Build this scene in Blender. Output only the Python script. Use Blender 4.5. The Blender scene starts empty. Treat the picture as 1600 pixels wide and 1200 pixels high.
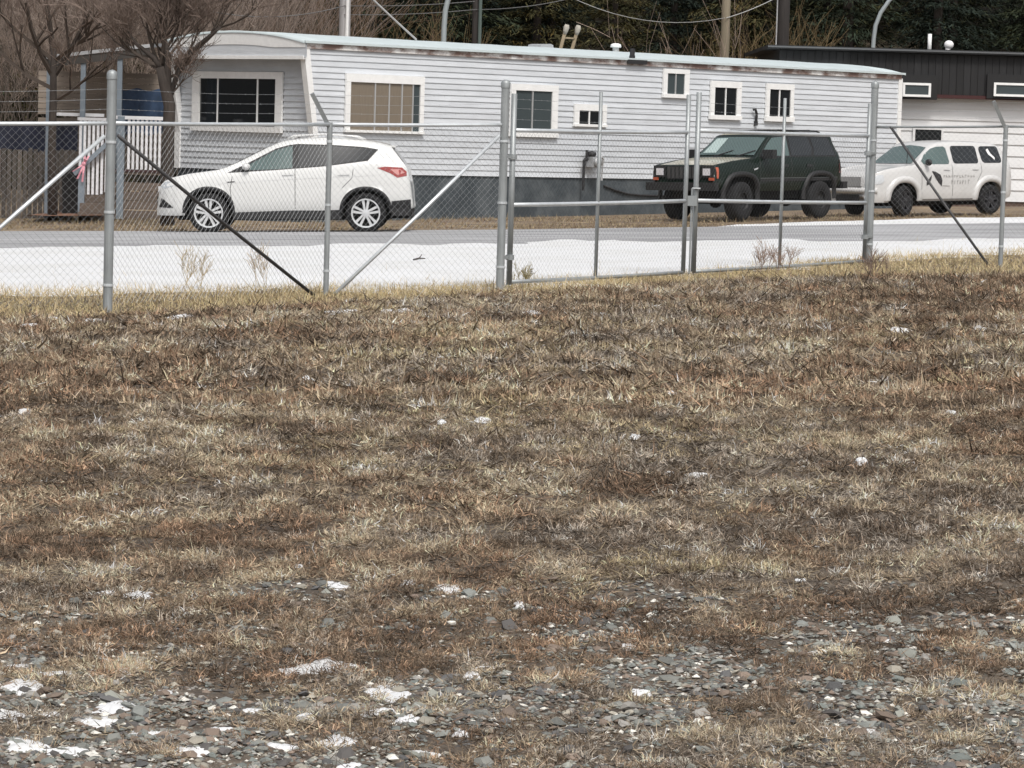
import bpy, bmesh, math, random
import numpy as np
from mathutils import Vector, Matrix
random.seed(7)
rng = np.random.default_rng(11)
S = bpy.context.scene
COL = S.collection

# ------------------------------------------------------------------ camera
FPX = 5050.0            # focal length in pixels of the 1600 px wide photograph
CAM_H = 1.68
ROLL = 0.029
PITCH = math.atan(388.0 / FPX)
GS = 0.029              # the lot rises gently towards the right
_F = Vector((0, math.cos(PITCH), -math.sin(PITCH)))
_R0 = Vector((1, 0, 0)); _U0 = Vector((0, math.sin(PITCH), math.cos(PITCH)))
_R = _R0 * math.cos(ROLL) + _U0 * math.sin(ROLL)
_U = -_R0 * math.sin(ROLL) + _U0 * math.cos(ROLL)
cam_d = bpy.data.cameras.new('camera'); cam_d.sensor_width = 36.0
cam_d.lens = FPX / 1600.0 * 36.0
cam_d.clip_start = 0.1; cam_d.clip_end = 2000
cam = bpy.data.objects.new('camera', cam_d); COL.objects.link(cam)
M = Matrix((( _R.x, _U.x, -_F.x, 0), (_R.y, _U.y, -_F.y, 0), (_R.z, _U.z, -_F.z, CAM_H), (0, 0, 0, 1)))
cam.matrix_world = M
S.camera = cam

# ------------------------------------------------------------------ sky, sun, exposure
SUN_DIR = Vector((0.16, -0.56, 0.80)).normalized()      # towards the veiled sun
W = bpy.data.worlds.new('World'); S.world = W; W.use_nodes = True
nt = W.node_tree
bg = nt.nodes['Background']
sky = nt.nodes.new('ShaderNodeTexSky'); sky.sky_type = 'NISHITA'; sky.sun_disc = False
sky.sun_elevation = math.asin(SUN_DIR.z)
sky.sun_rotation = math.atan2(SUN_DIR.x, SUN_DIR.y)
sky.air_density = 1.0; sky.dust_density = 4.0; sky.ozone_density = 1.0
hs = nt.nodes.new('ShaderNodeHueSaturation'); hs.inputs['Saturation'].default_value = 0.28
nt.links.new(sky.outputs[0], hs.inputs['Color']); nt.links.new(hs.outputs[0], bg.inputs[0])
bg.inputs[1].default_value = 0.115
sun_d = bpy.data.lights.new('sun', 'SUN'); sun_d.energy = 1.5; sun_d.angle = math.radians(12)
sun_d.color = (1.0, 0.96, 0.90)
sun = bpy.data.objects.new('sun', sun_d); COL.objects.link(sun)
sun.rotation_euler = (-SUN_DIR).to_track_quat('-Z', 'Y').to_euler()
S.view_settings.view_transform = 'Standard'; S.view_settings.look = 'None'
S.view_settings.exposure = 0.36; S.view_settings.gamma = 1.0
S.render.engine = 'CYCLES'
S.cycles.max_bounces = 4; S.cycles.diffuse_bounces = 3; S.cycles.glossy_bounces = 3

# ------------------------------------------------------------------ places
def ray(px, py):
    d = _F + _R * ((px - 800.0) / FPX) + _U * ((600.0 - py) / FPX)
    return d
def G(px, py):                       # where a sight line meets the lot
    d = ray(px, py)
    t = -CAM_H / (d.z - GS * d.x)
    return Vector((d.x * t, d.y * t, CAM_H + d.z * t))
def P(px, py, y):                    # the point of a sight line at distance y
    d = ray(px, py); t = y / d.y
    return Vector((d.x * t, y, CAM_H + d.z * t))
def zg(x, y=0):
    return GS * x
GN = Vector((-GS, 0, 1)).normalized()

# ------------------------------------------------------------------ noise
_perm = rng.random((256, 256))
def vnoise(x, y, f=1.0, ox=0.0):
    x = np.asarray(x) * f + 100.3 + ox; y = np.asarray(y) * f + 57.7 + ox * 1.7
    xi = np.floor(x).astype(int); yi = np.floor(y).astype(int)
    fx = x - xi; fy = y - yi
    fx = fx * fx * (3 - 2 * fx); fy = fy * fy * (3 - 2 * fy)
    a = _perm[xi & 255, yi & 255]; b = _perm[(xi + 1) & 255, yi & 255]
    c = _perm[xi & 255, (yi + 1) & 255]; d = _perm[(xi + 1) & 255, (yi + 1) & 255]
    return (a * (1 - fx) + b * fx) * (1 - fy) + (c * (1 - fx) + d * fx) * fy
def fbm(x, y, f=1.0, o=4, ox=0.0):
    s = 0; amp = 0.5; tot = 0
    for i in range(o):
        s = s + amp * vnoise(x, y, f * 2 ** i, ox + i * 13.1); tot += amp; amp *= 0.5
    return s / tot

# ------------------------------------------------------------------ materials
MATS = {}
def mat(name, col, rough=0.7, metal=0.0, var=0.0, vscale=6.0, bump=0.0, bscale=40.0, stretch=None,
        rnd=0.0, coat=0.0, col2=None, attr=None, spec=0.5, trans=0.0, detail=6.0):
    if name in MATS: return MATS[name]
    m = bpy.data.materials.new(name); m.use_nodes = True
    n = m.node_tree; N = n.nodes; L = n.links
    b = N['Principled BSDF']
    b.inputs['Roughness'].default_value = rough; b.inputs['Metallic'].default_value = metal
    b.inputs['Specular IOR Level'].default_value = spec
    if coat: b.inputs['Coat Weight'].default_value = coat; b.inputs['Coat Roughness'].default_value = 0.04
    if trans: b.inputs['Transmission Weight'].default_value = trans
    out = None
    if attr:
        a = N.new('ShaderNodeAttribute'); a.attribute_name = attr; out = a.outputs['Color']
    else:
        c = N.new('ShaderNodeRGB'); c.outputs[0].default_value = (*col, 1); out = c.outputs[0]
    tc = N.new('ShaderNodeTexCoord'); mp = N.new('ShaderNodeMapping')
    L.new(tc.outputs['Object'], mp.inputs[0])
    if stretch: mp.inputs['Scale'].default_value = stretch
    if var or col2:
        t = N.new('ShaderNodeTexNoise'); t.inputs['Scale'].default_value = vscale; t.inputs['Detail'].default_value = detail
        t.inputs['Roughness'].default_value = 0.65
        L.new(mp.outputs[0], t.inputs['Vector'])
        if col2:
            r = N.new('ShaderNodeValToRGB'); r.color_ramp.elements[0].position = 0.42; r.color_ramp.elements[1].position = 0.6
            L.new(t.outputs[0], r.inputs[0])
            x = N.new('ShaderNodeMix'); x.data_type = 'RGBA'
            L.new(r.outputs[0], x.inputs[0]); L.new(out, x.inputs[6]); x.inputs[7].default_value = (*col2, 1); out = x.outputs[2]
        if var:
            mr = N.new('ShaderNodeMapRange'); mr.inputs[1].default_value = 0.25; mr.inputs[2].default_value = 0.75
            mr.inputs[3].default_value = 1 - var; mr.inputs[4].default_value = 1 + var
            L.new(t.outputs[0], mr.inputs[0])
            h = N.new('ShaderNodeHueSaturation'); L.new(mr.outputs[0], h.inputs['Value']); L.new(out, h.inputs['Color']); out = h.outputs[0]
    if rnd:
        oi = N.new('ShaderNodeObjectInfo'); mr = N.new('ShaderNodeMapRange')
        mr.inputs[3].default_value = 1 - rnd; mr.inputs[4].default_value = 1 + rnd
        L.new(oi.outputs['Random'], mr.inputs[0])
        h = N.new('ShaderNodeHueSaturation'); L.new(mr.outputs[0], h.inputs['Value']); L.new(out, h.inputs['Color']); out = h.outputs[0]
    L.new(out, b.inputs['Base Color'])
    if bump:
        t = N.new('ShaderNodeTexNoise'); t.inputs['Scale'].default_value = bscale; t.inputs['Detail'].default_value = 5
        L.new(mp.outputs[0], t.inputs['Vector'])
        bn = N.new('ShaderNodeBump'); bn.inputs['Strength'].default_value = bump; bn.inputs['Distance'].default_value = 0.02
        L.new(t.outputs[0], bn.inputs['Height']); L.new(bn.outputs[0], b.inputs['Normal'])
    MATS[name] = m
    return m

# ------------------------------------------------------------------ objects
WORLD = {}                                   # world matrix of every thing's Empty
def tag(o, label=None, cat=None, group=None, kind=None):
    if label: o['label'] = label
    if cat: o['category'] = cat
    if group: o['group'] = group
    if kind: o['kind'] = kind
    return o
def thing(name, label, cat, loc=(0, 0, 0), mtx=None, group=None):
    o = bpy.data.objects.new(name, None); COL.objects.link(o)
    m = mtx if mtx is not None else Matrix.Translation(Vector(loc))
    o.matrix_world = m; WORLD[o] = m.copy()
    o.empty_display_size = 0.2
    return tag(o, label, cat, group)
def mesh_obj(name, verts, faces, m, parent=None, world=True, smooth=False, **tags):
    me = bpy.data.meshes.new(name)
    root = parent
    if parent is not None:
        while root.parent is not None: root = root.parent
        if world and root in WORLD:
            inv = WORLD[root].inverted(); verts = [inv @ Vector(v) for v in verts]
    me.from_pydata([tuple(v) for v in verts], [], [tuple(f) for f in faces])
    me.materials.append(m)
    if smooth: me.polygons.foreach_set('use_smooth', [True] * len(me.polygons))
    me.update()
    o = bpy.data.objects.new(name, me); COL.objects.link(o)
    if parent is not None: o.parent = parent
    tag(o, **tags)
    return o
def np_obj(name, verts, tris, m, parent=None, col=None, smooth=False, **tags):
    me = bpy.data.meshes.new(name)
    nv, nf, k = len(verts), len(tris), tris.shape[1]
    me.vertices.add(nv); me.vertices.foreach_set('co', np.ascontiguousarray(verts, dtype=np.float32).ravel())
    me.loops.add(nf * k); me.loops.foreach_set('vertex_index', np.ascontiguousarray(tris, dtype=np.int32).ravel())
    me.polygons.add(nf); me.polygons.foreach_set('loop_start', np.arange(0, nf * k, k, dtype=np.int32))
    me.polygons.foreach_set('use_smooth', np.full(nf, smooth))
    if col is not None:
        a = me.color_attributes.new('tint', 'FLOAT_COLOR', 'POINT')
        c4 = np.ones((nv, 4), dtype=np.float32); c4[:, :3] = col
        a.data.foreach_set('color', c4.ravel())
    me.update(calc_edges=True); me.validate()
    me.materials.append(m)
    o = bpy.data.objects.new(name, me); COL.objects.link(o)
    if parent is not None: o.parent = parent
    return tag(o, **tags)
def link_copy(src, parent=None, mtx=None):
    c = src.copy(); COL.objects.link(c)
    if parent is not None: c.parent = parent
    if mtx is not None: c.matrix_local = mtx
    return c

class MB:
    def __init__(s): s.v = []; s.f = []
    def add(s, vs, fs):
        k = len(s.v); s.v += [Vector(p) for p in vs]; s.f += [tuple(i + k for i in f) for f in fs]; return s
    def box(s, a, b, mtx=None):
        x0, y0, z0 = a; x1, y1, z1 = b
        vs = [Vector(p) for p in ((x0,y0,z0),(x1,y0,z0),(x1,y1,z0),(x0,y1,z0),(x0,y0,z1),(x1,y0,z1),(x1,y1,z1),(x0,y1,z1))]
        if mtx is not None: vs = [mtx @ p for p in vs]
        return s.add(vs, [(0,3,2,1),(4,5,6,7),(0,1,5,4),(1,2,6,5),(2,3,7,6),(3,0,4,7)])
    def tube(s, pts, r, n=8, cap=True):
        pts = [Vector(p) for p in pts]; m = len(pts)
        rs = r if isinstance(r, (list, tuple)) else [r] * m
        k = len(s.v); ref = None
        for i, p in enumerate(pts):
            d = (pts[min(i + 1, m - 1)] - pts[max(i - 1, 0)]).normalized()
            if ref is None:
                ref = Vector((0, 0, 1)) if abs(d.z) < 0.9 else Vector((1, 0, 0))
            a = d.cross(ref).normalized(); b = d.cross(a).normalized(); ref = -b if False else ref
            for j in range(n):
                t = 2 * math.pi * j / n
                s.v.append(p + (a * math.cos(t) + b * math.sin(t)) * rs[i])
        for i in range(m - 1):
            for j in range(n):
                j2 = (j + 1) % n
                s.f.append((k + i*n + j, k + i*n + j2, k + (i+1)*n + j2, k + (i+1)*n + j))
        if cap:
            s.f.append(tuple(k + j for j in reversed(range(n)))); s.f.append(tuple(k + (m-1)*n + j for j in range(n)))
        return s
    def beam(s, a, b, w, h, up=(0, 0, 1)):
        a = Vector(a); b = Vector(b); d = (b - a).normalized(); up = Vector(up)
        sx = d.cross(up).normalized(); sz = sx.cross(d).normalized()
        vs = []
        for p in (a, b):
            for (i, j) in ((-1,-1),(1,-1),(1,1),(-1,1)): vs.append(p + sx * i * w / 2 + sz * j * h / 2)
        return s.add(vs, [(0,3,2,1),(4,5,6,7),(0,1,5,4),(1,2,6,5),(2,3,7,6),(3,0,4,7)])
    def lathe(s, prof, n=24, mtx=None, axis='Y'):
        k = len(s.v)
        for (r, h) in prof:
            for j in range(n):
                t = 2 * math.pi * j / n
                p = Vector((r * math.cos(t), h, r * math.sin(t))) if axis == 'Y' else Vector((r * math.cos(t), r * math.sin(t), h))
                s.v.append(mtx @ p if mtx is not None else p)
        for i in range(len(prof) - 1):
            for j in range(n):
                j2 = (j + 1) % n
                s.f.append((k + i*n + j, k + (i+1)*n + j, k + (i+1)*n + j2, k + i*n + j2))
        return s
    def ball(s, c, r, n=10, m=6, sq=(1, 1, 1)):
        k = len(s.v); c = Vector(c)
        for i in range(m + 1):
            ph = math.pi * i / m
            for j in range(n):
                t = 2 * math.pi * j / n
                s.v.append(c + Vector((r*sq[0]*math.sin(ph)*math.cos(t), r*sq[1]*math.sin(ph)*math.sin(t), r*sq[2]*math.cos(ph))))
        for i in range(m):
            for j in range(n):
                j2 = (j + 1) % n
                s.f.append((k+i*n+j, k+(i+1)*n+j, k+(i+1)*n+j2, k+i*n+j2))
        return s
    def build(s, name, m, parent=None, world=False, smooth=False, **tags):
        return mesh_obj(name, s.v, s.f, m, parent, world, smooth, **tags)
# ================================================================== the setting
def np_grid(xs, ys, zf):
    X, Y = np.meshgrid(xs, ys, indexing='ij')
    Z = zf(X, Y)
    v = np.stack([X, Y, Z], -1).reshape(-1, 3)
    nx, ny = len(xs), len(ys)
    i, j = np.meshgrid(np.arange(nx - 1), np.arange(ny - 1), indexing='ij')
    a = (i * ny + j).ravel()
    q = np.stack([a, a + ny, a + ny + 1, a + 1], -1)
    return v, q

m_soil = mat('yard_soil', (0.16, 0.115, 0.08), 0.95, var=0.35, vscale=1.2, col2=(0.24, 0.18, 0.11), bump=0.6, bscale=9)
m_field = mat('field_soil', (0.090, 0.070, 0.054), 0.95, var=0.45, vscale=9, col2=(0.130, 0.105, 0.080), bump=0.8, bscale=45)
m_road = mat('asphalt', (0.30, 0.30, 0.305), 0.85, var=0.15, vscale=0.7, stretch=(0.35, 1.6, 1), bump=0.3, bscale=60, col2=(0.40, 0.40, 0.41))
m_snow = mat('snow', (0.76, 0.765, 0.775), 0.7, var=0.08, vscale=0.9, col2=(0.66, 0.66, 0.655), bump=0.9, bscale=6)
m_hill = mat('forest_floor', (0.06, 0.048, 0.032), 0.95, var=0.5, vscale=0.4)

v, q = np_grid(np.linspace(-400, 400, 41), np.linspace(-60, 500, 29), lambda x, y: GS * np.clip(x, -60, 60) - 0.02)
np_obj('ground', v, q, m_soil, kind='structure')
# wooded hillside that closes the view behind the houses
def hill_z(x, y):
    return GS * np.clip(x, -60, 60) - 1.2 + np.clip(y - 103, 0, 400) * 0.42 + fbm(x, y, 0.06) * 3 * np.clip((y - 103) / 20, 0, 1)
v, q = np_grid(np.linspace(-160, 160, 81), np.linspace(98, 300, 61), hill_z)
np_obj('hill', v, q, m_hill, kind='structure', smooth=True)

# field: the weedy lot in front of the fence
FE = [(-400, 508), (0, 498), (168, 494), (500, 475), (783, 460), (1080, 441), (1360, 433), (1600, 429), (2000, 417)]
_fe = [G(*p) for p in FE]
fe_x = np.array([p.x for p in _fe]); fe_y = np.array([p.y for p in _fe])
def field_edge(x): return np.interp(x, fe_x, fe_y)
def field_z(x, y):
    e = np.clip((field_edge(x) - y + 0.3 * (fbm(x, y, 0.9, 2, 3) - 0.5)) * 0.25, -0.06, 1)
    return GS * x + np.minimum(e * 0.06, 0.0) + np.where(e > 0, 1, 0) * (0.05 * (fbm(x, y, 0.7, 3) - 0.45) + 0.05 * (fbm(x, y, 4.2, 3, 9) - 0.5)) * np.clip(e * 4, 0, 1) - np.where(e <= 0, 0.012, 0)
v, q = np_grid(np.linspace(-9, 9, 161), np.linspace(4.5, 46, 321), field_z)
FIELD = np_obj('field', v, q, m_field, kind='structure', smooth=True)
FIELD['label'] = 'bare weedy lot with brown dead growth and gravel'

# road
RN = [G(p, q) for p, q in ((-900, 394), (0, 389), (400, 389), (800, 384), (1200, 381), (1600, 377), (2600, 370))]
RF = [G(p, q) for p, q in ((-900, 366), (0, 362), (400, 362), (800, 359.5), (1200, 354), (1600, 348), (2600, 338))]
rxs = np.linspace(-30, 34, 65)
near = np.interp(rxs, [p.x for p in RN], [p.y for p in RN]) - 0.3; far = np.interp(rxs, [p.x for p in RF], [p.y for p in RF])
vs = []; fs = []
for i, x in enumerate(rxs):
    for k in range(7):
        t = k / 6; y = near[i] * (1 - t) + far[i] * t
        vs.append((x, y, GS * x + 0.012 + 0.03 * (1 - (2*t-1)**2)))
for i in range(len(rxs) - 1):
    for k in range(6): a = i*7+k; fs.append((a, a+7, a+8, a+1))
mesh_obj('road', vs, fs, m_road, kind='structure', smooth=True)
def road_far(x): return np.interp(x, [p.x for p in RF], [p.y for p in RF])
def road_near(x): return np.interp(x, [p.x for p in RN], [p.y for p in RN])

# snow left lying between the fence and the road
SE = [G(p, q) for p, q in ((-600, 462), (0, 455), (200, 453), (500, 450), (783, 447), (950, 437), (1080, 429), (1160, 418), (1300, 407), (1450, 398), (1600, 391), (2200, 380))]
def snow_near(x): return np.interp(x, [p.x for p in SE], [p.y for p in SE])
def snow_z(x, y):
    n = fbm(x, y, 1.1, 4, 21) - 0.5
    d1 = y - snow_near(x) + 3.0 * (fbm(x, y, 0.5, 3, 5) - 0.5) + n * 2.4
    d2 = road_near(x) - y + 4.0 * (fbm(x, y * 0.6, 0.45, 4, 8) - 0.52) + n * 2.0
    d = np.minimum(d1 * 0.03, d2 * 0.07)
    return GS * x + np.clip(d, -0.08, 0.055) + 0.035 * (fbm(x, y, 1.6, 4, 30) - 0.5) + 0.006
v, q = np_grid(np.linspace(-24, 26, 240), np.linspace(33, 54, 120), snow_z)
np_obj('snow', v, q, m_snow, kind='structure', smooth=True)
# low bank of snow along the far kerb of the road
BX = [G(p, 350).x for p in (1060, 1150, 1400, 1600, 2100)]
def bank_z(x, y):
    c = road_far(x) + 0.9 + 0.5 * (fbm(x, y * 0, 0.5, 2, 4) - 0.5)
    wd = np.interp(x, BX, [0.0, 0.5, 0.9, 1.5, 1.5])
    n = fbm(x, y, 0.9, 4, 44) - 0.5
    return GS * x - 0.05 + np.clip(1.25 - np.abs(y - c) / (wd + 0.01) * (0.8 + n), -0.5, 1.0) * 0.13 * np.clip(wd, 0, 1) + n * 0.05
v, q = np_grid(np.linspace(BX[0] - 0.4, BX[-1], 150), np.linspace(57, 72, 110), bank_z)
np_obj('snow_bank', v, q, m_snow, kind='structure', smooth=True)

# ------------------------------------------------------------------ strands (dead weeds, grass)
def strands(xy, z0, L, lean, az, width, curl, col, seg3=True):
    """bent ribbons; returns verts, tris, colours"""
    n = len(xy)
    dirh = np.stack([np.cos(az), np.sin(az)], -1)
    fa = az + np.pi / 2 + rng.normal(0, 0.6, n)
    side = np.stack([np.cos(fa), np.sin(fa), rng.normal(0, 0.85, n)], -1)
    side /= np.linalg.norm(side, axis=1, keepdims=True)
    base = np.concatenate([xy, z0[:, None]], 1)
    def pt(t):
        ang = lean + curl * t
        h = L * t
        off = np.concatenate([dirh * (np.sin(ang) * h)[:, None], (np.cos(ang) * h)[:, None]], 1)
        wob = side * (np.sin(t * 5 + az * 7) * L * 0.28)[:, None] * t
        return base + off + wob
    w = width[:, None]
    if seg3:
        p0, p1, p2 = pt(0.0), pt(0.5), pt(1.0)
        V = np.stack([p0 - side*w*.5, p0 + side*w*.5, p1 - side*w*.45, p1 + side*w*.45, p2], 1)
        T = np.array([[0,1,3],[0,3,2],[2,3,4]])
    else:
        p0, p2 = pt(0.0), pt(1.0)
        V = np.stack([p0 - side*w*.5, p0 + side*w*.5, p2], 1)
        T = np.array([[0,1,2]])
    k = V.shape[1]
    tris = (np.arange(n)[:, None, None] * k + T[None]).reshape(-1, 3)
    c = np.repeat(col[:, None, :], k, 1)
    return V.reshape(-1, 3), tris, c.reshape(-1, 3)
def join(parts):
    o = 0; V = []; T = []; C = []
    for v, t, c in parts:
        V.append(v); T.append(t + o); C.append(c); o += len(v)
    return np.concatenate(V), np.concatenate(T), np.concatenate(C)

m_strand = mat('dead_growth', (0.2, 0.15, 0.1), 0.9, attr='tint', spec=0.15)
PAL = np.array([(0.115, 0.086, 0.062), (0.265, 0.200, 0.140), (0.43, 0.340, 0.235), (0.62, 0.52, 0.37), (0.34, 0.220, 0.145), (0.45, 0.39, 0.325), (0.50, 0.405, 0.25)])
def weed_cols(x, y, n):
    a = 0.30 * fbm(x, y * 0.55, 0.75, 4, 60) + 0.70 * fbm(x, y * 0.6, 3.6, 4, 64)         # tan against dark brown
    b = 0.4 * fbm(x, y * 0.6, 0.5, 3, 80) + 0.6 * fbm(x, y * 0.6, 2.4, 3, 84)           # reddish or grey
    g = 0.5 * fbm(x, y * 0.6, 0.45, 3, 99) + 0.5 * fbm(x, y * 0.6, 2.0, 3, 90)
    t = np.clip((a - 0.5) * 3.3 + 0.35 - np.interp(y, [18, 27, 34], [0, 0.03, 0.10]) + rng.normal(0, 0.24, n), 0, 0.999) * 3
    i = np.floor(t).astype(int); f = (t - i)[:, None]
    c = PAL[i] * (1 - f) + PAL[np.minimum(i + 1, 3)] * f
    r = rng.random(n)
    k = (r < np.clip((b - 0.5) * 1.6 + 0.12, 0.02, 0.5))[:, None]; c = np.where(k, PAL[4] * (0.6 + 0.9 * rng.random((n, 1))), c)
    k = (r > 1 - np.clip((0.5 - b) * 1.6 + 0.10, 0.02, 0.45))[:, None]; c = np.where(k, PAL[5] * (0.6 + 0.7 * rng.random((n, 1))), c)
    k = (rng.random(n) < np.clip((g - 0.53) * 1.8, 0.0, 0.4))[:, None]; c = np.where(k, PAL[6] * (0.6 + 0.6 * rng.random((n, 1))), c)
    return c * (0.8 + 0.4 * rng.random((n, 1)))
def weed_density(x, y):
    d = 0.42 * fbm(x, y, 1.3, 4, 150) + 0.58 * fbm(x, y * 0.8, 4.6, 3, 155)
    bare = np.interp(y, [8.0, 8.9, 9.8, 10.8, 12.2, 14], [0.525, 0.512, 0.485, 0.435, 0.34, 0.2])
    # the gravel shows more at the sides
    bare = bare + np.clip(np.abs(x / (y * 0.16) + 0.15) - 0.55, 0, 0.5) * np.interp(y, [8, 11, 12.5, 14], [0.10, 0.12, 0.05, 0]) 
    gap = np.clip((fbm(x, y * 0.75, 6.5, 3, 170) - 0.33) * 7, 0.35, 1)
    gap = 1 - (1 - gap) * np.interp(y, [11.5, 14], [0.0, 1.0])
    return np.clip((d - bare) * 9 + 0.5, 0.03, 1) * gap
parts = []
# the growth stands in little cushions, each with its own colour
for (y0, y1, tufts, per, rad, Lm, Wm, seg3) in ((7.2, 10.2, 170, 66, 0.046, 0.030, 0.0021, True), (10.2, 13.5, 150, 62, 0.050, 0.033, 0.0026, True),
                                          (13.5, 19.5, 100, 50, 0.062, 0.040, 0.0040, True), (19.5, 43.5, 52, 40, 0.092, 0.054, 0.0090, False)):
    hw1 = y1 * 0.158 + 0.9
    n = int(tufts * (y1 - y0) * 2 * hw1)
    ty_ = y0 + (y1 - y0) * rng.random(n); tx_ = (rng.random(n) * 2 - 1) * hw1
    k = (np.abs(tx_) < ty_ * 0.158 + 0.7) & (rng.random(n) < weed_density(tx_, ty_)) & (ty_ < field_edge(tx_) + rng.normal(0, 0.25, n))
    tx_, ty_ = tx_[k], ty_[k]; n = len(tx_)
    tr_ = rad * np.exp(rng.normal(0, 0.3, n)); th_ = (0.35 + 0.65 * rng.random(n)) * np.clip(fbm(tx_, ty_, 2.0, 3, 200) * 1.5, 0.4, 1.2)
    tc_ = weed_cols(tx_, ty_, n) * np.exp(rng.normal(0.12, 0.36, (n, 1)))
    cnt = np.maximum(8, (per * (tr_ / rad) ** 1.3 * (0.7 + 0.6 * rng.random(n))).astype(int))
    idx = np.repeat(np.arange(n), cnt); m = len(idx)
    a = rng.random(m) * 2 * np.pi; rr_ = np.sqrt(rng.random(m)) * 0.95
    x = tx_[idx] + np.cos(a) * rr_ * tr_[idx]; y = ty_[idx] + np.sin(a) * rr_ * tr_[idx]
    dome = np.sqrt(np.clip(1 - rr_ ** 2, 0, 1)) * 0.042 * th_[idx] * (rad / 0.06) ** 0.6
    z = field_z(x, y) - 0.005 + dome * (0.35 + 0.65 * rng.random(m))
    L = Lm * (0.6 + 0.5 * th_[idx]) * np.exp(rng.normal(0, 0.33, m))
    lean = np.clip(0.45 + 0.95 * rr_ + rng.normal(0, 0.30, m), 0.05, 1.75); curl = rng.normal(0.1, 0.6, m)
    az = a + rng.normal(0, 0.85, m)
    wd = Wm * np.exp(rng.normal(0, 0.3, m))
    own = weed_cols(x, y, m); c = tc_[idx] * 0.68 + own * 0.32
    c = c * np.exp(rng.normal(0, 0.34, (m, 1)))
    parts.append(strands(np.stack([x, y], -1), z, L, lean, az, wd, curl, np.clip(c, 0.02, 0.7), seg3))
    print('tufts', n, 'strands', m)
# flat thatch between the cushions
for (y0, y1, dens, Lm, Wm) in ((7.4, 11.0, 3600, 0.040, 0.0030), (11.0, 14.5, 3000, 0.050, 0.0042), (14.5, 21, 1900, 0.065, 0.0065), (21, 43, 380, 0.12, 0.014)):
    hw1 = y1 * 0.158 + 0.7
    m = int(dens * (y1 - y0) * 2 * hw1)
    y = y0 + (y1 - y0) * rng.random(m); x = (rng.random(m) * 2 - 1) * hw1
    k = (np.abs(x) < y * 0.158 + 0.6) & (y < field_edge(x)) & (rng.random(m) < np.where(y > 12.5, 1.0, np.clip(weed_density(x, y) * 1.4, 0.22, 1)))
    x, y = x[k], y[k]; m = len(x)
    parts.append(strands(np.stack([x, y], -1), field_z(x, y) + 0.012 * rng.random(m), Lm * np.exp(rng.normal(0, .35, m)), rng.normal(1.40, 0.16, m), rng.random(m) * 6.283,
                         Wm * np.exp(rng.normal(0, .3, m)), rng.normal(0, .3, m), weed_cols(x, y, m) * 0.55, False))
v, t, c = join(parts)
print('weed tris', len(t))
tag(np_obj('dead_weeds', v, t, m_strand, col=c), 'low matted brown and tan dead weeds covering the lot', 'weeds', None, 'stuff')

# straw-coloured grass along the fence line
def grass_patch(name, label, fx, n, hgt, wid, pal):
    x, y = fx(n); n = len(x)
    L = hgt * np.exp(rng.normal(0, 0.4, n)) * (0.5 + fbm(x, y, 1.2, 3, 300))
    c = pal[rng.integers(0, len(pal), n)] * (0.7 + 0.6 * rng.random((n, 1)))
    z = GS * x - 0.01
    v, t, cc = strands(np.stack([x, y], -1), z, L, np.abs(rng.normal(0.3, 0.3, n)), rng.random(n) * 6.28, wid * np.exp(rng.normal(0, 0.3, n)), rng.normal(0.4, 0.4, n), c, False)
    return tag(np_obj(name, v, t, m_strand, col=cc), label, 'grass', None, 'stuff')
STRAW = np.array([(0.56, 0.44, 0.26), (0.48, 0.37, 0.20), (0.62, 0.52, 0.34), (0.40, 0.30, 0.17), (0.44, 0.38, 0.21)])
def fx1(n):
    x = rng.random(n) * 26 - 12; a = field_edge(x) - 0.3; b = snow_near(x) + 0.3
    y = a + (b - a) * rng.random(n) + rng.normal(0, 0.25, n)
    wide = np.clip((b - a) / 2.0, 0.15, 1) 
    k = rng.random(n) < wide
    far_ = rng.random(n) < 0.05; y = np.where(far_, b + rng.random(n) ** 2 * 4.5, y)
    return x[k], y[k]
grass_patch('dry_grass', 'golden dry grass along the foot of the chain link fence', fx1, 96000, 0.066, 0.008, STRAW)
def fx2(n):
    x = rng.random(n) * 34 - 14; a = road_far(x) + 0.2
    y = a + rng.random(n) ** 1.4 * 8.5
    k = (fbm(x, y, 0.5, 3, 400) > 0.42) & (np.abs(y - bank_c(x)) > bank_w(x) * 1.3)
    return x[k], y[k]
def bank_c(x): return road_far(x) + 0.9
def bank_w(x): return np.interp(x, BX, [0.0, 0.5, 0.9, 1.5, 1.5])
YARD = np.array([(0.30, 0.24, 0.15), (0.23, 0.18, 0.12), (0.36, 0.30, 0.19), (0.20, 0.14, 0.10)])
grass_patch('yard_grass', 'flattened brown grass between the road and the trailer', fx2, 50000, 0.06, 0.013, YARD)

# ------------------------------------------------------------------ gravel
def ico():
    t = (1 + 5 ** 0.5) / 2
    v = np.array([(-1,t,0),(1,t,0),(-1,-t,0),(1,-t,0),(0,-1,t),(0,1,t),(0,-1,-t),(0,1,-t),(t,0,-1),(t,0,1),(-t,0,-1),(-t,0,1)], float)
    v /= np.linalg.norm(v[0])
    f = np.array([(0,11,5),(0,5,1),(0,1,7),(0,7,10),(0,10,11),(1,5,9),(5,11,4),(11,10,2),(10,7,6),(7,1,8),(3,9,4),(3,4,2),(3,2,6),(3,6,8),(3,8,9),(4,9,5),(2,4,11),(6,2,10),(8,6,7),(9,8,1)])
    return v, f
IV, IF_ = ico()
SPAL = np.array([(0.15, 0.155, 0.15), (0.21, 0.215, 0.205), (0.11, 0.11, 0.115), (0.27, 0.28, 0.26), (0.19, 0.15, 0.125), (0.23, 0.18, 0.15), (0.34, 0.32, 0.28), (0.17, 0.19, 0.185), (0.24, 0.255, 0.25), (0.30, 0.29, 0.28), (0.09, 0.085, 0.085), (0.66, 0.65, 0.62), (0.10, 0.10, 0.095), (0.16, 0.13, 0.11)]) * np.array([1.02, 1.0, 0.95])
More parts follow.
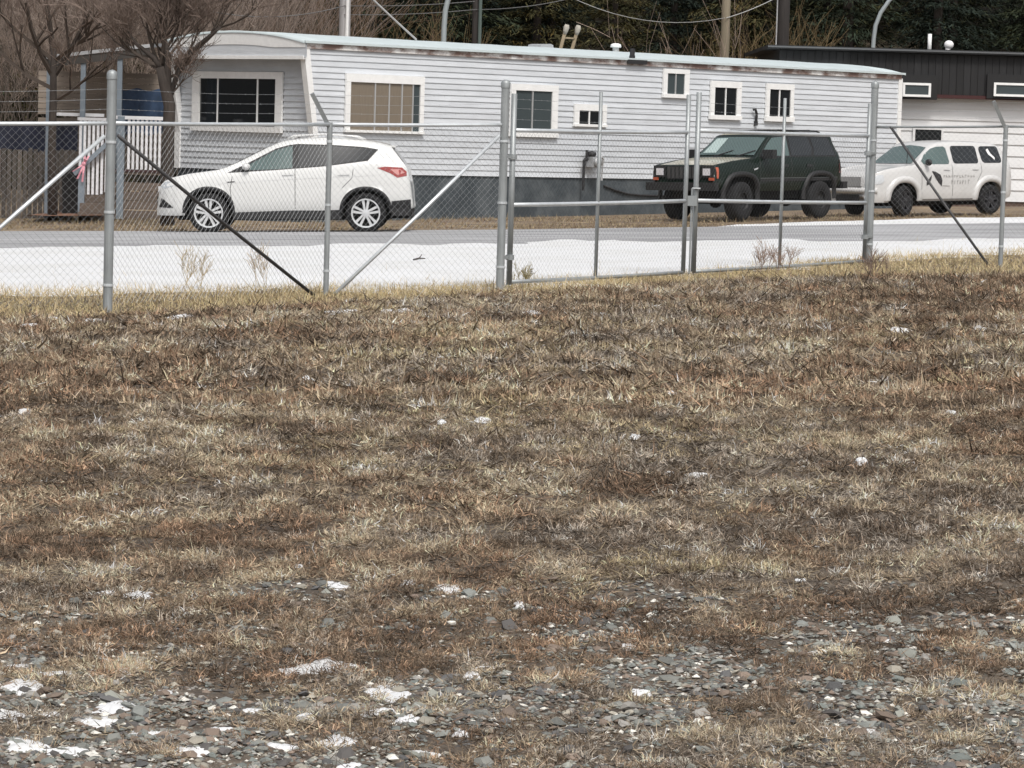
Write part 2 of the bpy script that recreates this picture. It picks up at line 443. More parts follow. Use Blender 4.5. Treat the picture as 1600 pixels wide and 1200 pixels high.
def gravel_keep(x, y):
    return rng.random(len(x)) < np.clip(1.25 - weed_density(x, y), 0.18, 1) * np.interp(y, [10.4, 12.4], [1, 0.3])
pos = []
n = 17000
y = 7.8 + rng.random(n) ** 1.2 * 4.3; x = (rng.random(n) * 2 - 1) * (y * 0.158 + 0.25)
k = gravel_keep(x, y); x = x[k]; y = y[k]
size = 0.0078 * np.exp(rng.normal(0, 0.5, len(x))); size = np.clip(size, 0.004, 0.030)
px_size = size / y * (y > 8.45) * (np.abs(x) < y * 0.158)
order = np.argsort(-px_size)
big, rest = order[:300], order[300:]
def gpal(n): return SPAL[rng.integers(0, len(SPAL), n)] * (0.8 + 0.4 * rng.random((n, 1)))
def stone_verts(n):
    s = IV[None] * (1 + rng.normal(0, 0.16, (n, 12, 1)))
    s = s * np.stack([1 + 0.4 * rng.random(n), 0.8 + 0.35 * rng.random(n), 0.42 + 0.22 * rng.random(n)], -1)[:, None, :]
    a = rng.random(n) * 6.28; ca, sa = np.cos(a), np.sin(a)
    X = s[..., 0] * ca[:, None] - s[..., 1] * sa[:, None]; Y = s[..., 0] * sa[:, None] + s[..., 1] * ca[:, None]
    tl = rng.normal(0, 0.18, (n, 2)); Z = s[..., 2] + X * tl[:, :1] + Y * tl[:, 1:]
    return np.stack([X, Y, Z], -1)
m_gravel = mat('gravel_stone', (0.2, 0.2, 0.2), 0.85, attr='tint', var=0.25, vscale=90)
n = len(rest)
sv = stone_verts(n) * size[rest][:, None, None]
sv += np.stack([x[rest], y[rest], field_z(x[rest], y[rest]) + size[rest] * 0.22], -1)[:, None, :]
tr = (np.arange(n)[:, None, None] * 12 + IF_[None]).reshape(-1, 3)
V1, T1, C1 = sv.reshape(-1, 3), tr, np.repeat(gpal(n), 12, 0)
# chips and grit between the stones: eight-sided
OV_ = np.array([(1, 0, 0), (-1, 0, 0), (0, 1, 0), (0, -1, 0), (0, 0, 1), (0, 0, -1)], float)
OF_ = np.array([(0, 2, 4), (2, 1, 4), (1, 3, 4), (3, 0, 4), (2, 0, 5), (1, 2, 5), (3, 1, 5), (0, 3, 5)])
n = 46000
gy = 7.9 + rng.random(n) ** 1.15 * 4.2; gx = (rng.random(n) * 2 - 1) * (gy * 0.158 + 0.2)
kk = rng.random(n) < np.clip(1.3 - weed_density(gx, gy), 0.12, 1) * np.interp(gy, [10.4, 12.2], [1, 0.25]); gx, gy = gx[kk], gy[kk]; n = len(gx)
gs = 0.0062 * np.exp(rng.normal(0, 0.38, n))
ov = OV_[None] * (1 + rng.normal(0, 0.22, (n, 6, 1))) + rng.normal(0, 0.12, (n, 6, 3)); ov[..., 2] *= 0.6
aa = rng.random(n) * 6.28; X_ = ov[..., 0] * np.cos(aa)[:, None] - ov[..., 1] * np.sin(aa)[:, None]; Y_ = ov[..., 0] * np.sin(aa)[:, None] + ov[..., 1] * np.cos(aa)[:, None]
ov = np.stack([X_ * 1.25, Y_, ov[..., 2]], -1) * gs[:, None, None] + np.stack([gx, gy, field_z(gx, gy) + gs * 0.25], -1)[:, None, :]
V2 = ov.reshape(-1, 3); T2 = (np.arange(n)[:, None, None] * 6 + OF_[None]).reshape(-1, 3); C2 = np.repeat(gpal(n), 6, 0)
gv, gt, gc = join([(V1, T1, C1), (V2, T2, C2)])
go = np_obj('gravel', gv, gt, m_gravel, parent=FIELD, col=gc); go['kind'] = 'stuff'
smesh = []
for i in range(33):
    svv = stone_verts(1)[0]; cc = SPAL[i % 11] * (0.85 + 0.3 * rng.random())
    o = np_obj('stone', svv, IF_, m_gravel, parent=FIELD, col=np.repeat(cc[None], 12, 0)); smesh.append(o)
for j, b in enumerate(big):
    o = smesh[j] if j < 33 else link_copy(smesh[j % 33], FIELD)
    o.location = (x[b], y[b], float(field_z(x[b], y[b])) + size[b] * 0.3); o.scale = (size[b],) * 3
    o.rotation_euler = (0, 0, random.random() * 6.28)

# ------------------------------------------------------------------ snow remnants in the lot
def snow_patch(px, py, w, h, thick=0.012):
    c = G(px, py); s = FPX / c.y
    a = w / s / 2; b = h / (s * CAM_H / c.y) / 2
    if py < 800: a *= 1.35; b *= 1.3
    n = 40; vs = [(c.x, c.y, float(field_z(c.x, c.y)) + thick)]; rings = 3
    ph = random.random() * 50
    for r in range(1, rings + 1):
        for j in range(n):
            t = 6.283 * j / n
            rr = r / rings * (0.25 + 1.5 * float(fbm(np.cos(t) * 1.3 + ph, np.sin(t) * 1.3, 1.7, 4)))
            X = c.x + a * rr * math.cos(t); Y = c.y + b * rr * math.sin(t)
            z = float(field_z(X, Y)) + [0, thick * 0.95, thick * 0.75, -0.006][r] + random.uniform(-0.0025, 0.0025)
            vs.append((X, Y, z))
    fs = [(0, 1 + j, 1 + (j + 1) % n) for j in range(n)]
    for r in range(rings - 1):
        for j in range(n):
            p = 1 + r * n
            fs.append((p + j, p + n + j, p + n + (j + 1) % n, p + (j + 1) % n))
    return mesh_obj('snow_patch', vs, fs, m_snow, FIELD, smooth=True)
for q in ((500, 1044, 105, 22), (607, 1085, 85, 26), (737, 1062, 28, 13), (812, 951, 22, 11), (214, 931, 52, 15), (165, 930, 34, 8), (705, 922, 60, 18), (640, 915, 26, 8),
          (35, 1085, 80, 22), (175, 1112, 70, 20), (150, 1136, 75, 16), (525, 1156, 60, 24), (45, 1172, 80, 20), (200, 1056, 40, 9), (525, 918, 48, 12), (450, 1048, 36, 9),
          (25, 1040, 46, 10), (80, 1120, 44, 14), (545, 1195, 50, 14), (640, 1130, 46, 10), (395, 1110, 40, 9), (1000, 1085, 34, 9), (1140, 1095, 30, 8), (980, 1018, 26, 7),
          (340, 1140, 50, 9), (440, 1165, 56, 10), (255, 1095, 30, 8), (720, 1150, 30, 8), (1360, 1142, 26, 7), (1385, 1000, 20, 6),
          (530, 490, 44, 3.5), (545, 488, 30, 2.5), (606, 490, 26, 4), (632, 488, 22, 3), (828, 491, 22, 3.5), (935, 492, 26, 4), (146, 502, 30, 3), (80, 500, 18, 3), (285, 499, 30, 3),
          (345, 511, 26, 3), (45, 510, 20, 3), (480, 598, 22, 5), (755, 660, 20, 6), (690, 664, 12, 4), (990, 686, 16, 5), (1090, 747, 36, 6), (1045, 743, 16, 4), (1405, 517, 24, 4),
          (1530, 514, 14, 4), (40, 645, 14, 5), (1050, 617, 14, 4), (468, 888, 16, 7), (1595, 850, 22, 8), (1345, 728, 14, 4), (1250, 905, 18, 5), (1485, 645, 12, 4), (90, 1060, 70, 9), (20, 1128, 60, 14), (110, 1178, 90, 14), (300, 1180, 70, 11), (590, 1120, 60, 11), (480, 1120, 44, 9), (660, 1178, 60, 12), (230, 1150, 60, 10)):
    snow_patch(*q, thick=0.010 if q[1] > 800 else 0.026)
# ================================================================== chain link fence and gates
m_galv = mat('galvanised_steel', (0.34, 0.36, 0.365), 0.5, 0.4, var=0.2, vscale=9, stretch=(1, 1, 0.35))
m_galv_new = mat('bright_galvanised_steel', (0.66, 0.69, 0.71), 0.42, 0.4, var=0.12, vscale=8)
m_wire = mat('fence_wire', (0.42, 0.43, 0.44), 0.5, 0.5, var=0.15, vscale=3)
m_dull = mat('dull_gate_wire', (0.10, 0.105, 0.11), 0.7, 0.2)
m_darkpipe = mat('shaded_brace_pipe', (0.085, 0.083, 0.085), 0.6, 0.4, var=0.35, vscale=5)  # dark colour carries the shade seen on the undersides of the braces
RAIL = 1.80
def up(p, h): return Vector((p.x, p.y, p.z + h))
def chain_link(a, b, z0, z1, parent, w=0.0375, r=0.0016, m=None):
    """woven zigzag wires between ground points a and b"""
    a = Vector(a); b = Vector(b); d = b - a; Lh = math.hypot(d.x, d.y)
    nw = int(Lh / w); nz = int((z1 - z0) / w)
    k = np.arange(nw)[:, None]; j = np.arange(nz + 1)[None, :]
    u = (k + (j + k) % 2 * 1.0) * w + 0.0
    h = z0 + j * w + 0 * k
    dirv = np.array(d) / Lh; nrm = np.array((d.y, -d.x, 0)) / Lh
    # loose fabric bellies a little
    belly = 0.012 * (fbm(u * 0.9 + a.x, h * 0.8 + a.y, 1.0, 2) - 0.5)
    sgn = np.where((j + k) % 2 == 0, 1, -1) * 0.0018
    c = np.array(a)[None, None] + u[..., None] * dirv + np.stack([0 * h, 0 * h, h], -1) + (belly + sgn)[..., None] * nrm
    offs = np.stack([nrm * r, -nrm * r * .5 + np.array((0, 0, r * .87)), -nrm * r * .5 - np.array((0, 0, r * .87))])
    V = c[:, :, None, :] + offs[None, None]
    npt = nz + 1
    i0 = (np.arange(nw)[:, None] * npt + np.arange(nz)[None]).ravel()
    T = []
    for q in range(3):
        q2 = (q + 1) % 3
        T.append(np.stack([i0 * 3 + q, i0 * 3 + q2, (i0 + 1) * 3 + q2, (i0 + 1) * 3 + q], -1))
    V = V.reshape(-1, 3); root = parent
    inv = np.array(WORLD[root].inverted()); V = V @ inv[:3, :3].T + inv[:3, 3]
    o = np_obj('mesh_fabric', V, np.concatenate(T), m or m_wire, parent); o['kind'] = 'stuff'
    return o
def post(p, top, r, parent, m=None, cap=True):
    mb = MB().tube([up(p, -0.15), up(p, top)], r, 14)
    o = mb.build('post', m or m_galv, parent, True, smooth=False)
    if cap:
        c = MB()
        for i in range(4):
            pass
        c.lathe([(r * 1.12, -0.05), (r * 1.14, 0.0), (r * 0.95, r * 0.5), (r * 0.5, r * 0.8), (0.001, r * 0.9)], 14, Matrix.Translation(up(p, top)), 'Z')
        c.build('post_cap', m_galv, o, True, smooth=True)
    bands = MB()
    for h in (0.25, 0.95, 1.62):
        bands.lathe([(r * 1.0, h - .013), (r * 1.16, h - .012), (r * 1.16, h + .012), (r * 1.0, h + .013)], 14, Matrix.Translation(p), 'Z')
    bands.build('tension_band', m_galv_new, o, True)
    return o
def rail(a, b, h, r, parent, m=None, name='top_rail', h2=None):
    n = 7; pts = []
    for i in range(n):
        t = i / (n - 1); q = a.lerp(b, t); pts.append(up(q, h + ((h2 if h2 is not None else h) - h) * t - 0.006 * math.sin(math.pi * t)))
    return MB().tube(pts, r, 10).build(name, m or m_galv_new, parent, True, smooth=True)
def brace(a, b, r, parent, m):
    return MB().tube([a, a.lerp(b, .5) - Vector((0, 0, 0.015)), b], r, 8).build('brace', m, parent, True, smooth=True)
def barb_arm(p, parent, h=RAIL, dx=-0.19, dy=-0.12, dz=0.30, m=None):
    t = up(p, h + 0.02)
    o = MB().beam(t - Vector((0, 0, 0.06)), t + Vector((dx, dy, dz)), 0.045, 0.028, (0, 1, 0)).build('barbed_wire_arm', m or m_galv, parent, True)
    return t + Vector((dx, dy, dz)), t
def barbed(a0, a1, parent, r=0.0012):
    mb = MB(); L = (a1 - a0).length; n = 10
    pts = [a0.lerp(a1, i / n) - Vector((0, 0, 0.02 * math.sin(math.pi * i / n))) for i in range(n + 1)]
    mb.tube(pts, r, 4, False)
    for i in range(int(L / 0.125)):
        t = (i + 0.5) * 0.125 / L; q = a0.lerp(a1, t) - Vector((0, 0, 0.02 * math.sin(math.pi * t)))
        for k in range(2):
            dv = Vector((random.uniform(-1, 1), random.uniform(-1, 1), random.uniform(-1, 1))).normalized() * 0.014
            mb.add([q - dv, q + dv, q + Vector((0.002, 0, 0.002))], [(0, 1, 2)])
    return mb.build('barbed_wire', m_wire, parent, True)

A = G(168, 486); B = G(509, 460); C = G(781, 453); D = G(1357, 411); E = G(1563, 415)
A2 = A + (A - B).normalized() * 3.4 + Vector((-0.2, 2.2, 0)); A2.z = zg(A2.x)
F_ = E + Vector((2.6, 0.4, 0)); F_.z = zg(F_.x)
FL = thing('chain_link_fence', 'chain link fence from the corner post to the gate, before the white SUV', 'fence', A)
post(A, 2.27, 0.046, FL); 
post(B, RAIL + 0.02, 0.030, FL, m_galv, False); post(C, 2.25, 0.046, FL)
post(A2, RAIL + 0.05, 0.030, FL, m_galv, False)
rail(A, B, RAIL, 0.021, FL); rail(B, C, RAIL, 0.021, FL); rail(A2, A, RAIL, 0.021, FL)
brace(up(A.lerp(B, 0.03), RAIL - 0.12), up(A.lerp(B, 0.94), 0.0), 0.019, FL, m_darkpipe)
brace(up(C.lerp(B, 0.03), RAIL - 0.12), up(C.lerp(B, 0.95), 0.0), 0.021, FL, m_galv_new)
brace(up(A.lerp(A2, 0.03), RAIL - 0.12), up(A.lerp(A2, 0.97), 0.03), 0.021, FL, m_galv_new)
chain_link(A, B, 0.06, RAIL, FL); chain_link(B, C, 0.06, RAIL, FL); chain_link(A2, A, 0.06, RAIL, FL)
tip, base = barb_arm(B, FL)
for k in range(3):
    t = (k + 1) / 3.0; q = base.lerp(tip, t * 0.96); hh = q.z - B.z
    barbed(up(A, hh + 0.02), q, FL); barbed(q, up(C, hh + 0.02), FL); barbed(up(A2, hh), up(A, hh + 0.02), FL)
FR = thing('chain_link_fence', 'chain link fence run beyond the gate, in front of the lettered white wagon', 'fence', D)
post(D, 2.36, 0.047, FR); post(E, RAIL + 0.02, 0.030, FR, m_galv, False); post(F_, RAIL + 0.02, 0.030, FR, m_galv, False)
rail(D, E, RAIL, 0.016, FR, m_galv); rail(E, F_, RAIL, 0.016, FR, m_galv)
brace(up(D.lerp(E, 0.13), RAIL - 0.0), up(D.lerp(E, 0.92), -0.02), 0.018, FR, m_darkpipe)
chain_link(D, E, 0.06, RAIL, FR, r=0.0009); chain_link(E, F_, 0.06, RAIL, FR, r=0.0009)
tip, base = barb_arm(E, FR)
for k in range(3):
    t = (k + 1) / 3.0; q = base.lerp(tip, t * 0.96); hh = q.z - E.z
    barbed(up(D, hh), q, FR); barbed(q, up(F_, hh), FR)

def gate(name_label, ends, mids, top, mid, bot, ext, parentpt, dropside, fabric=True):
    """two uprights and a middle one, three cross rails"""
    g = thing('gate', name_label, 'gate', parentpt, group='leaves of the double gate')
    p0, p1 = ends; pm = p0.lerp(p1, mids)
    for (p, e, r) in ((p0, ext[0], 0.032), (pm, ext[1], 0.021), (p1, ext[2], 0.027)):
        MB().tube([up(p, 0.05), up(p, e)], r, 12).build('upright', m_galv, g, True, smooth=True)
    rail(p0, p1, top[0], 0.024, g, m_galv_new, 'cross_rail', top[1])
    rail(p0, p1, mid[0], 0.024, g, m_galv_new, 'cross_rail', mid[1])
    rail(p0, p1, bot[0], 0.022, g, m_galv, 'cross_rail', bot[1])
    if fabric: chain_link(p0, p1, 0.10, min(top), g, r=0.0009, m=m_dull)
    for hh in (top[0] + 0.12, top[0] + 0.24, top[0] + 0.34):
        barbed(up(p0, min(hh, ext[0])), up(p1, min(hh + (top[1] - top[0]), ext[2])), g)
    hb = MB()
    for h in (0.35, 1.45):
        q = up(p0 if dropside == 1 else p1, h)
        hb.lathe([(0.03, -0.03), (0.048, -0.028), (0.048, 0.028), (0.03, 0.03)], 12, Matrix.Translation(q), 'Z')
        hb.beam(q, q + (Vector((-0.13, -0.1, 0)) if dropside == 1 else Vector((0.1, 0.1, 0))), 0.05, 0.03)
    hb.build('hinge', m_galv, g, True)
    return g
K0 = C + (D - C).normalized() * 0.16; 
def on_line(px):                      # a point of the gate line below that column
    best = None
    lo, hi = 0.0, 1.0
    for _ in range(50):
        t = (lo + hi) / 2; q = C.lerp(D, t); r = q - Vector((0, 0, CAM_H))
        x = 800 + FPX * r.dot(_R) / r.dot(_F)
        if x < px: lo = t
        else: hi = t
    return C.lerp(D, lo)
g1a, g1b = on_line(795), on_line(1067); g2a, g2b = on_line(1083), on_line(1350)
gate('wide gate leaf of steel pipe hung on the post beside the white SUV', (g1a, g1b), 0.475, (1.74, 1.72), (0.925, 0.905), (0.08, 0.05), (2.14, 2.18, 2.17), g1a, 1)
GT2 = gate('wide gate leaf of steel pipe in front of the dark green SUV', (g2a, g2b), 0.48, (1.74, 1.68), (0.905, 0.80), (0.05, 0.03), (2.20, 2.15, 2.10), g2b, 2)
# drop rod that pins the leaves where they meet
q = g2a + Vector((-0.05, -0.05, 0))
mb = MB().tube([up(q, 0.02), up(q, 1.05)], 0.011, 8).tube([up(q, 1.05), up(q, 1.05) + Vector((0.1, 0, 0))], 0.011, 8)
mb.box((-0.07, -0.05, 0.84), (0.06, 0.04, 0.96), Matrix.Translation(q))
mb.build('drop_rod_latch', m_galv, GT2, True)
# ================================================================== mobile home
def wall_mat(name, col, var=0.12, rnd=0.07):
    return mat(name, col, 0.62, var=var, vscale=1.6, stretch=(1, 1, 4), rnd=rnd, bump=0.12, bscale=6)
m_side = wall_mat('pale_blue_grey_siding', (0.59, 0.615, 0.645))
m_white = mat('white_paint', (0.84, 0.84, 0.83), 0.55, var=0.07, vscale=9)
m_roofm = mat('painted_roof_metal', (0.56, 0.63, 0.64), 0.5, 0.0, var=0.08, vscale=2)
m_rust = mat('peeling_rusted_fascia', (0.20, 0.13, 0.11), 0.8, var=0.25, vscale=2.2, col2=(0.66, 0.65, 0.64), stretch=(1, 1, 2))
m_skirt = mat('dark_grey_skirting', (0.055, 0.068, 0.078), 0.8, var=0.35, vscale=1.8, col2=(0.080, 0.092, 0.10), bump=0.3, bscale=3)
m_glass = mat('dark_window_glass', (0.012, 0.014, 0.016), 0.06, spec=0.5)
m_glass2 = mat('grey_window_glass', (0.055, 0.07, 0.075), 0.12, spec=0.5)
m_curtain = mat('tan_curtain_behind_glass', (0.20, 0.165, 0.125), 0.5, var=0.15, vscale=8, stretch=(6, 6, 0.3), coat=0.4)
m_alu = mat('window_aluminium', (0.50, 0.50, 0.50), 0.4, 0.4)
m_black = mat('black_iron', (0.022, 0.022, 0.024), 0.6)
SD = Vector((0.715, 0.699, 0)).normalized()          # along the long side
ED = Vector((-SD.y, SD.x, 0))                          # into the home
C0 = P(489, 270, 63.6); C0.z = 0.0
MH = Matrix(((SD.x, ED.x, 0, C0.x), (SD.y, ED.y, 0, C0.y), (0, 0, 1, 0), (0, 0, 0, 1)))
HL = 18.1; HW = 4.3
Z_SK, Z_TOP, Z_EAVE = 0.83, 3.28, 3.40
def wall_uz(px, py, origin, d, off=0.0):
    """meet a sight line with the vertical wall through origin along d -> distance along it and height"""
    n = Vector((d.y, -d.x, 0)); r = ray(px, py); o = origin + n * off
    t = (o - Vector((0, 0, CAM_H))).dot(n) / r.dot(n)
    q = Vector((0, 0, CAM_H)) + r * t
    return (q - o).dot(d), q.z
home = thing('mobile_home', 'long pale grey mobile home with lap siding, white window trim and dark skirting', 'mobile home', mtx=MH)
OV = 0.30                                              # roof and side walls run past the end wall
def home_u_end(z): return -OV * max(0.0, min(1.0, (z - 1.55) / 1.7))
# core walls behind the boards
MB().box((0.03, 0.03, 0.2), (HL - 0.03, HW - 0.03, Z_TOP)).build('wall', m_side, home)
NB = 21; bh = (Z_TOP - Z_SK) / NB
for i in range(NB):                                    # long side: 21 laps, each a board
    z0 = Z_SK + i * bh; z1 = z0 + bh * 1.08; e0 = home_u_end(z0); e1 = home_u_end(z0)
    n = 12; vs = []; fs = []
    for j in range(n + 1):
        u = e0 + (HL - e0) * j / n; w = 0.004 * (vnoise(u, z0 * 9, 0.7) - 0.5); wz = 0.010 * (float(vnoise(u, z0 * 3, 0.45)) - 0.5)
        vs += [(u, -0.022 + w, z0 + wz), (u, -0.011 + w, z0 + 0.6 * bh + wz), (u, -0.002, z1 + wz), (u, 0.03, z0 + wz)]
    for j in range(n):
        a = j * 4; fs += [(a, a+4, a+5, a+1), (a+1, a+5, a+6, a+2), (a+3, a+7, a+4, a)]
    fs += [(0, 1, 2, 3), (n*4 + 3, n*4 + 2, n*4 + 1, n*4)]
    mesh_obj('siding_board', vs, fs, m_side, home, False)
for i in range(NB):                                    # recessed end wall
    z0 = Z_SK + i * bh; z1 = z0 + bh * 1.08
    vs = []
    for v in (0.0, HW):
        vs += [(-0.026, v, z0), (-0.012, v, z0 + 0.6 * bh), (-0.002, v, z1), (0.03, v, z0)]
    if z1 > Z_TOP - 0.05: continue
    vs = [(x, min(max(v, 0.035), HW - 0.035), z) for x, v, z in vs]
    mesh_obj('siding_board', vs, [(0, 1, 5, 4), (1, 2, 6, 5), (3, 0, 4, 7), (0, 3, 2, 1), (4, 5, 6, 7)], m_side, home, False)
# far end and back stay plain sheet
MB().box((HL - 0.02, 0.0, Z_SK), (HL + 0.01, HW, Z_TOP)).build('end_panel', m_side, home)
# slanted fins at the end and their trim
for v, nm in ((0.0, 1), (HW, -1)):
    pts = [(-0.002, 1.55), (0.0, Z_TOP), (-OV, Z_TOP), (-OV * 0.02, 1.55)]
    mb = MB(); th = 0.03 if nm == 1 else -0.03
    mb.add([(u, v + 0.005, z) for u, z in pts] + [(u, v + th, z) for u, z in pts], [(0, 1, 2, 3), (7, 6, 5, 4), (0, 4, 5, 1), (1, 5, 6, 2), (2, 6, 7, 3), (3, 7, 4, 0)])
    mb.build('end_fin', m_side, home)
    y0, y1 = (v - 0.045, v + 0.10) if nm == 1 else (v - 0.14, v + 0.04)
    mb = MB()
    mb.add([(-OV - 0.05, y0, Z_TOP), (-OV + 0.10, y0, Z_TOP), (0.08, y0, 1.55), (-0.045, y0, 1.55), (-OV - 0.05, y1, Z_TOP), (-OV + 0.10, y1, Z_TOP), (0.08, y1, 1.55), (-0.045, y1, 1.55)],
           [(0,3,2,1),(4,5,6,7),(0,1,5,4),(1,2,6,5),(2,3,7,6),(3,0,4,7)])
    mb.box((-0.045, y0, Z_SK - 0.01), (0.08, y1, 1.55))
    mb.build('corner_trim', m_white, home)
MB().box((HL - 0.10, -0.045, Z_SK), (HL + 0.03, 0.03, Z_TOP)).build('corner_trim', m_white, home)
# low arched roof
n = 20; prof = []
for i in range(n + 1):
    v = -0.10 + (HW + 0.20) * i / n; t = 2 * i / n - 1
    prof.append((v, Z_EAVE + 0.215 * (1 - abs(t) ** 2.2)))
vs = []; us = list(np.linspace(-OV - 0.08, HL + 0.07, 26))
for u in us:
    for v, z in prof: vs.append((u, v, z - 0.012 * random.random()))
k = n + 1; fs = []
for a in range(len(us) - 1):
    for i in range(n): fs.append((a*k+i, (a+1)*k+i, (a+1)*k+i+1, a*k+i+1))
m_ = len(vs); vs += [(u, v, z - 0.05) for u in (us[0], us[-1]) for v, z in prof]
for e, base in ((0, 0), (1, (len(us) - 1) * k)):
    for i in range(n): fs.append((base + i, base + i + 1, m_ + e*k + i + 1, m_ + e*k + i))
roof = mesh_obj('roof', vs, fs, m_roofm, home, False, smooth=True)
MB().box((-OV - 0.06, -0.105, Z_EAVE - 0.035), (HL + 0.06, -0.06, Z_EAVE + 0.012)).build('drip_edge', m_roofm, roof)
MB().box((-OV + 0.02, -0.055, Z_TOP - 0.02), (HL - 0.02, 0.03, Z_EAVE - 0.036)).build('fascia', m_rust, roof)
# end fascia: arched white board over the window end
vs = []; fs = []
for v, z in prof:
    vs += [(-OV - 0.055, v, Z_TOP - 0.20), (-OV - 0.055, v, z - 0.052), (-OV - 0.02, v, z - 0.052), (-OV - 0.02, v, Z_TOP - 0.20)]
for i in range(n):
    a = i * 4
    for q in range(4): fs.append((a + q, a + (q+1) % 4, a + 4 + (q+1) % 4, a + 4 + q))
mesh_obj('end_fascia', vs, fs, m_side, roof, False)
vs = []; fs = []
for v, z in prof:
    vs += [(-OV - 0.066, v, max(Z_TOP + 0.0, z - 0.28)), (-OV - 0.066, v, z - 0.055), (-OV - 0.057, v, z - 0.055), (-OV - 0.057, v, max(Z_TOP + 0.0, z - 0.28))]
for i in range(n):
    a = i * 4
    for q in range(4): fs.append((a + q, a + (q+1) % 4, a + 4 + (q+1) % 4, a + 4 + q))
mesh_obj('end_fascia_board', vs, fs, m_white, roof, False)
MB().box((-OV - 0.075, -0.06, Z_TOP - 0.235), (-OV - 0.01, HW + 0.06, Z_TOP - 0.165)).build('end_fascia_trim', m_white, roof)
# underside of the overhang
MB().box((-OV - 0.015, 0.04, Z_TOP - 0.03), (0.02, HW - 0.04, Z_TOP + 0.02)).build('soffit', m_side, roof)
# skirting panels
npan = 9
for i in range(npan):
    u0 = -0.01 + HL * i / npan; u1 = HL * (i + 1) / npan - 0.012
    MB().box((u0, 0.01 + 0.004 * (i % 2), -0.4), (u1, 0.028, Z_SK + 0.005)).build('skirting_panel', m_skirt, home)
for i in range(2):
    MB().box((0.012, 0.03 + i * (HW - 0.06) / 2, -0.4), (0.026, 0.02 + (i + 1) * (HW - 0.06) / 2, Z_SK + 0.005)).build('skirting_panel', m_skirt, home)

def window_on(parent, origin, d, mapf, outer, glass, mulls, gm, sill=True, fm=None, panes=None, proud=0.05):
    """outer and glass are sight-line rectangles on the wall; mapf(u, depth, z) -> local point, depth positive outwards"""
    fm = fm or m_white
    (u0, za) = wall_uz(outer[0], outer[1], origin, d); (u1, zb) = wall_uz(outer[2], outer[3], origin, d)
    (a0, ga) = wall_uz(glass[0], glass[1], origin, d); (a1, gb) = wall_uz(glass[2], glass[3], origin, d)
    um = (u0 + u1) / 2; zt = wall_uz((outer[0]+outer[2])/2, outer[1], origin, d)[1]; zb_ = wall_uz((outer[0]+outer[2])/2, outer[3], origin, d)[1]
    gt = wall_uz((glass[0]+glass[2])/2, glass[1], origin, d)[1]; gb_ = wall_uz((glass[0]+glass[2])/2, glass[3], origin, d)[1]
    if u0 > u1: u0, u1 = u1, u0
    if a0 > a1: a0, a1 = a1, a0
    def bx(x0, x1, d0, d1, z0, z1, name, m, par):
        pts = [mapf(x, dd, z) for z in (z0, z1) for x, dd in ((x0, d0), (x1, d0), (x1, d1), (x0, d1))]
        return mesh_obj(name, pts, [(0,3,2,1),(4,5,6,7),(0,1,5,4),(1,2,6,5),(2,3,7,6),(3,0,4,7)], m, par, False)
    w = bx(u0 + 0.01, u1 - 0.01, -0.02, 0.008, zb_ + 0.01, zt - 0.01, 'window', m_black, parent)
    bx(u0, u1, 0.0, proud, gt, zt, 'frame_head', fm, w)
    bx(u0 - 0.015, u1 + 0.015, 0.0, proud + 0.02, zb_, gb_, 'sill', fm, w)
    bx(u0, a0, 0.0, proud - 0.003, gb_, gt, 'frame_side', fm, w); bx(a1, u1, 0.0, proud - 0.003, gb_, gt, 'frame_side', fm, w)
    edges = [a0] + sorted(wall_uz(m, (glass[1]+glass[3])/2, origin, d)[0] for m in mulls) + [a1]
    for i in range(len(edges) - 1):
        g = gm if panes is None else panes[i if wall_uz(glass[0], glass[1], origin, d)[0] < wall_uz(glass[2], glass[1], origin, d)[0] else len(panes) - 1 - i]
        bx(edges[i], edges[i+1], 0.010, 0.014 + 0.006 * (i % 2), gb_, gt, 'pane', g, w)
    for e in edges[1:-1]:
        bx(e - 0.016, e + 0.016, 0.012, 0.034, gb_ + 0.002, gt - 0.002, 'mullion', m_alu if gm is not m_glass else fm, w)
    return w
sm = lambda u, dep, z: (u, -0.026 - dep, z)
def side_win(*a, **k): return window_on(home, C0, SD, sm, *a, **k)
side_win((538, 117, 658, 208), (545, 130, 652, 204), (583, 605, 625, 642), m_curtain, panes=[m_curtain, m_curtain, m_curtain, m_curtain, m_glass2])
side_win((796, 132, 867, 214), (803, 142, 858, 207), (829,), m_glass2)
side_win((895, 163, 944, 198), (902, 173, 938, 194), (918,), m_glass)
side_win((1034, 108, 1073, 153), (1040, 115, 1066, 147), (1053,), m_glass2)
side_win((1108, 127, 1154, 187), (1114, 137, 1147, 180), (1131,), m_glass)
side_win((1195, 131, 1236, 190), (1200, 140, 1231, 182), (1215,), m_glass)
em = lambda u, dep, z: (-0.026 - dep, u, z)
window_on(home, C0, ED, em, (305, 112, 443, 206), (316, 123, 433, 197), (343, 405), m_glass)

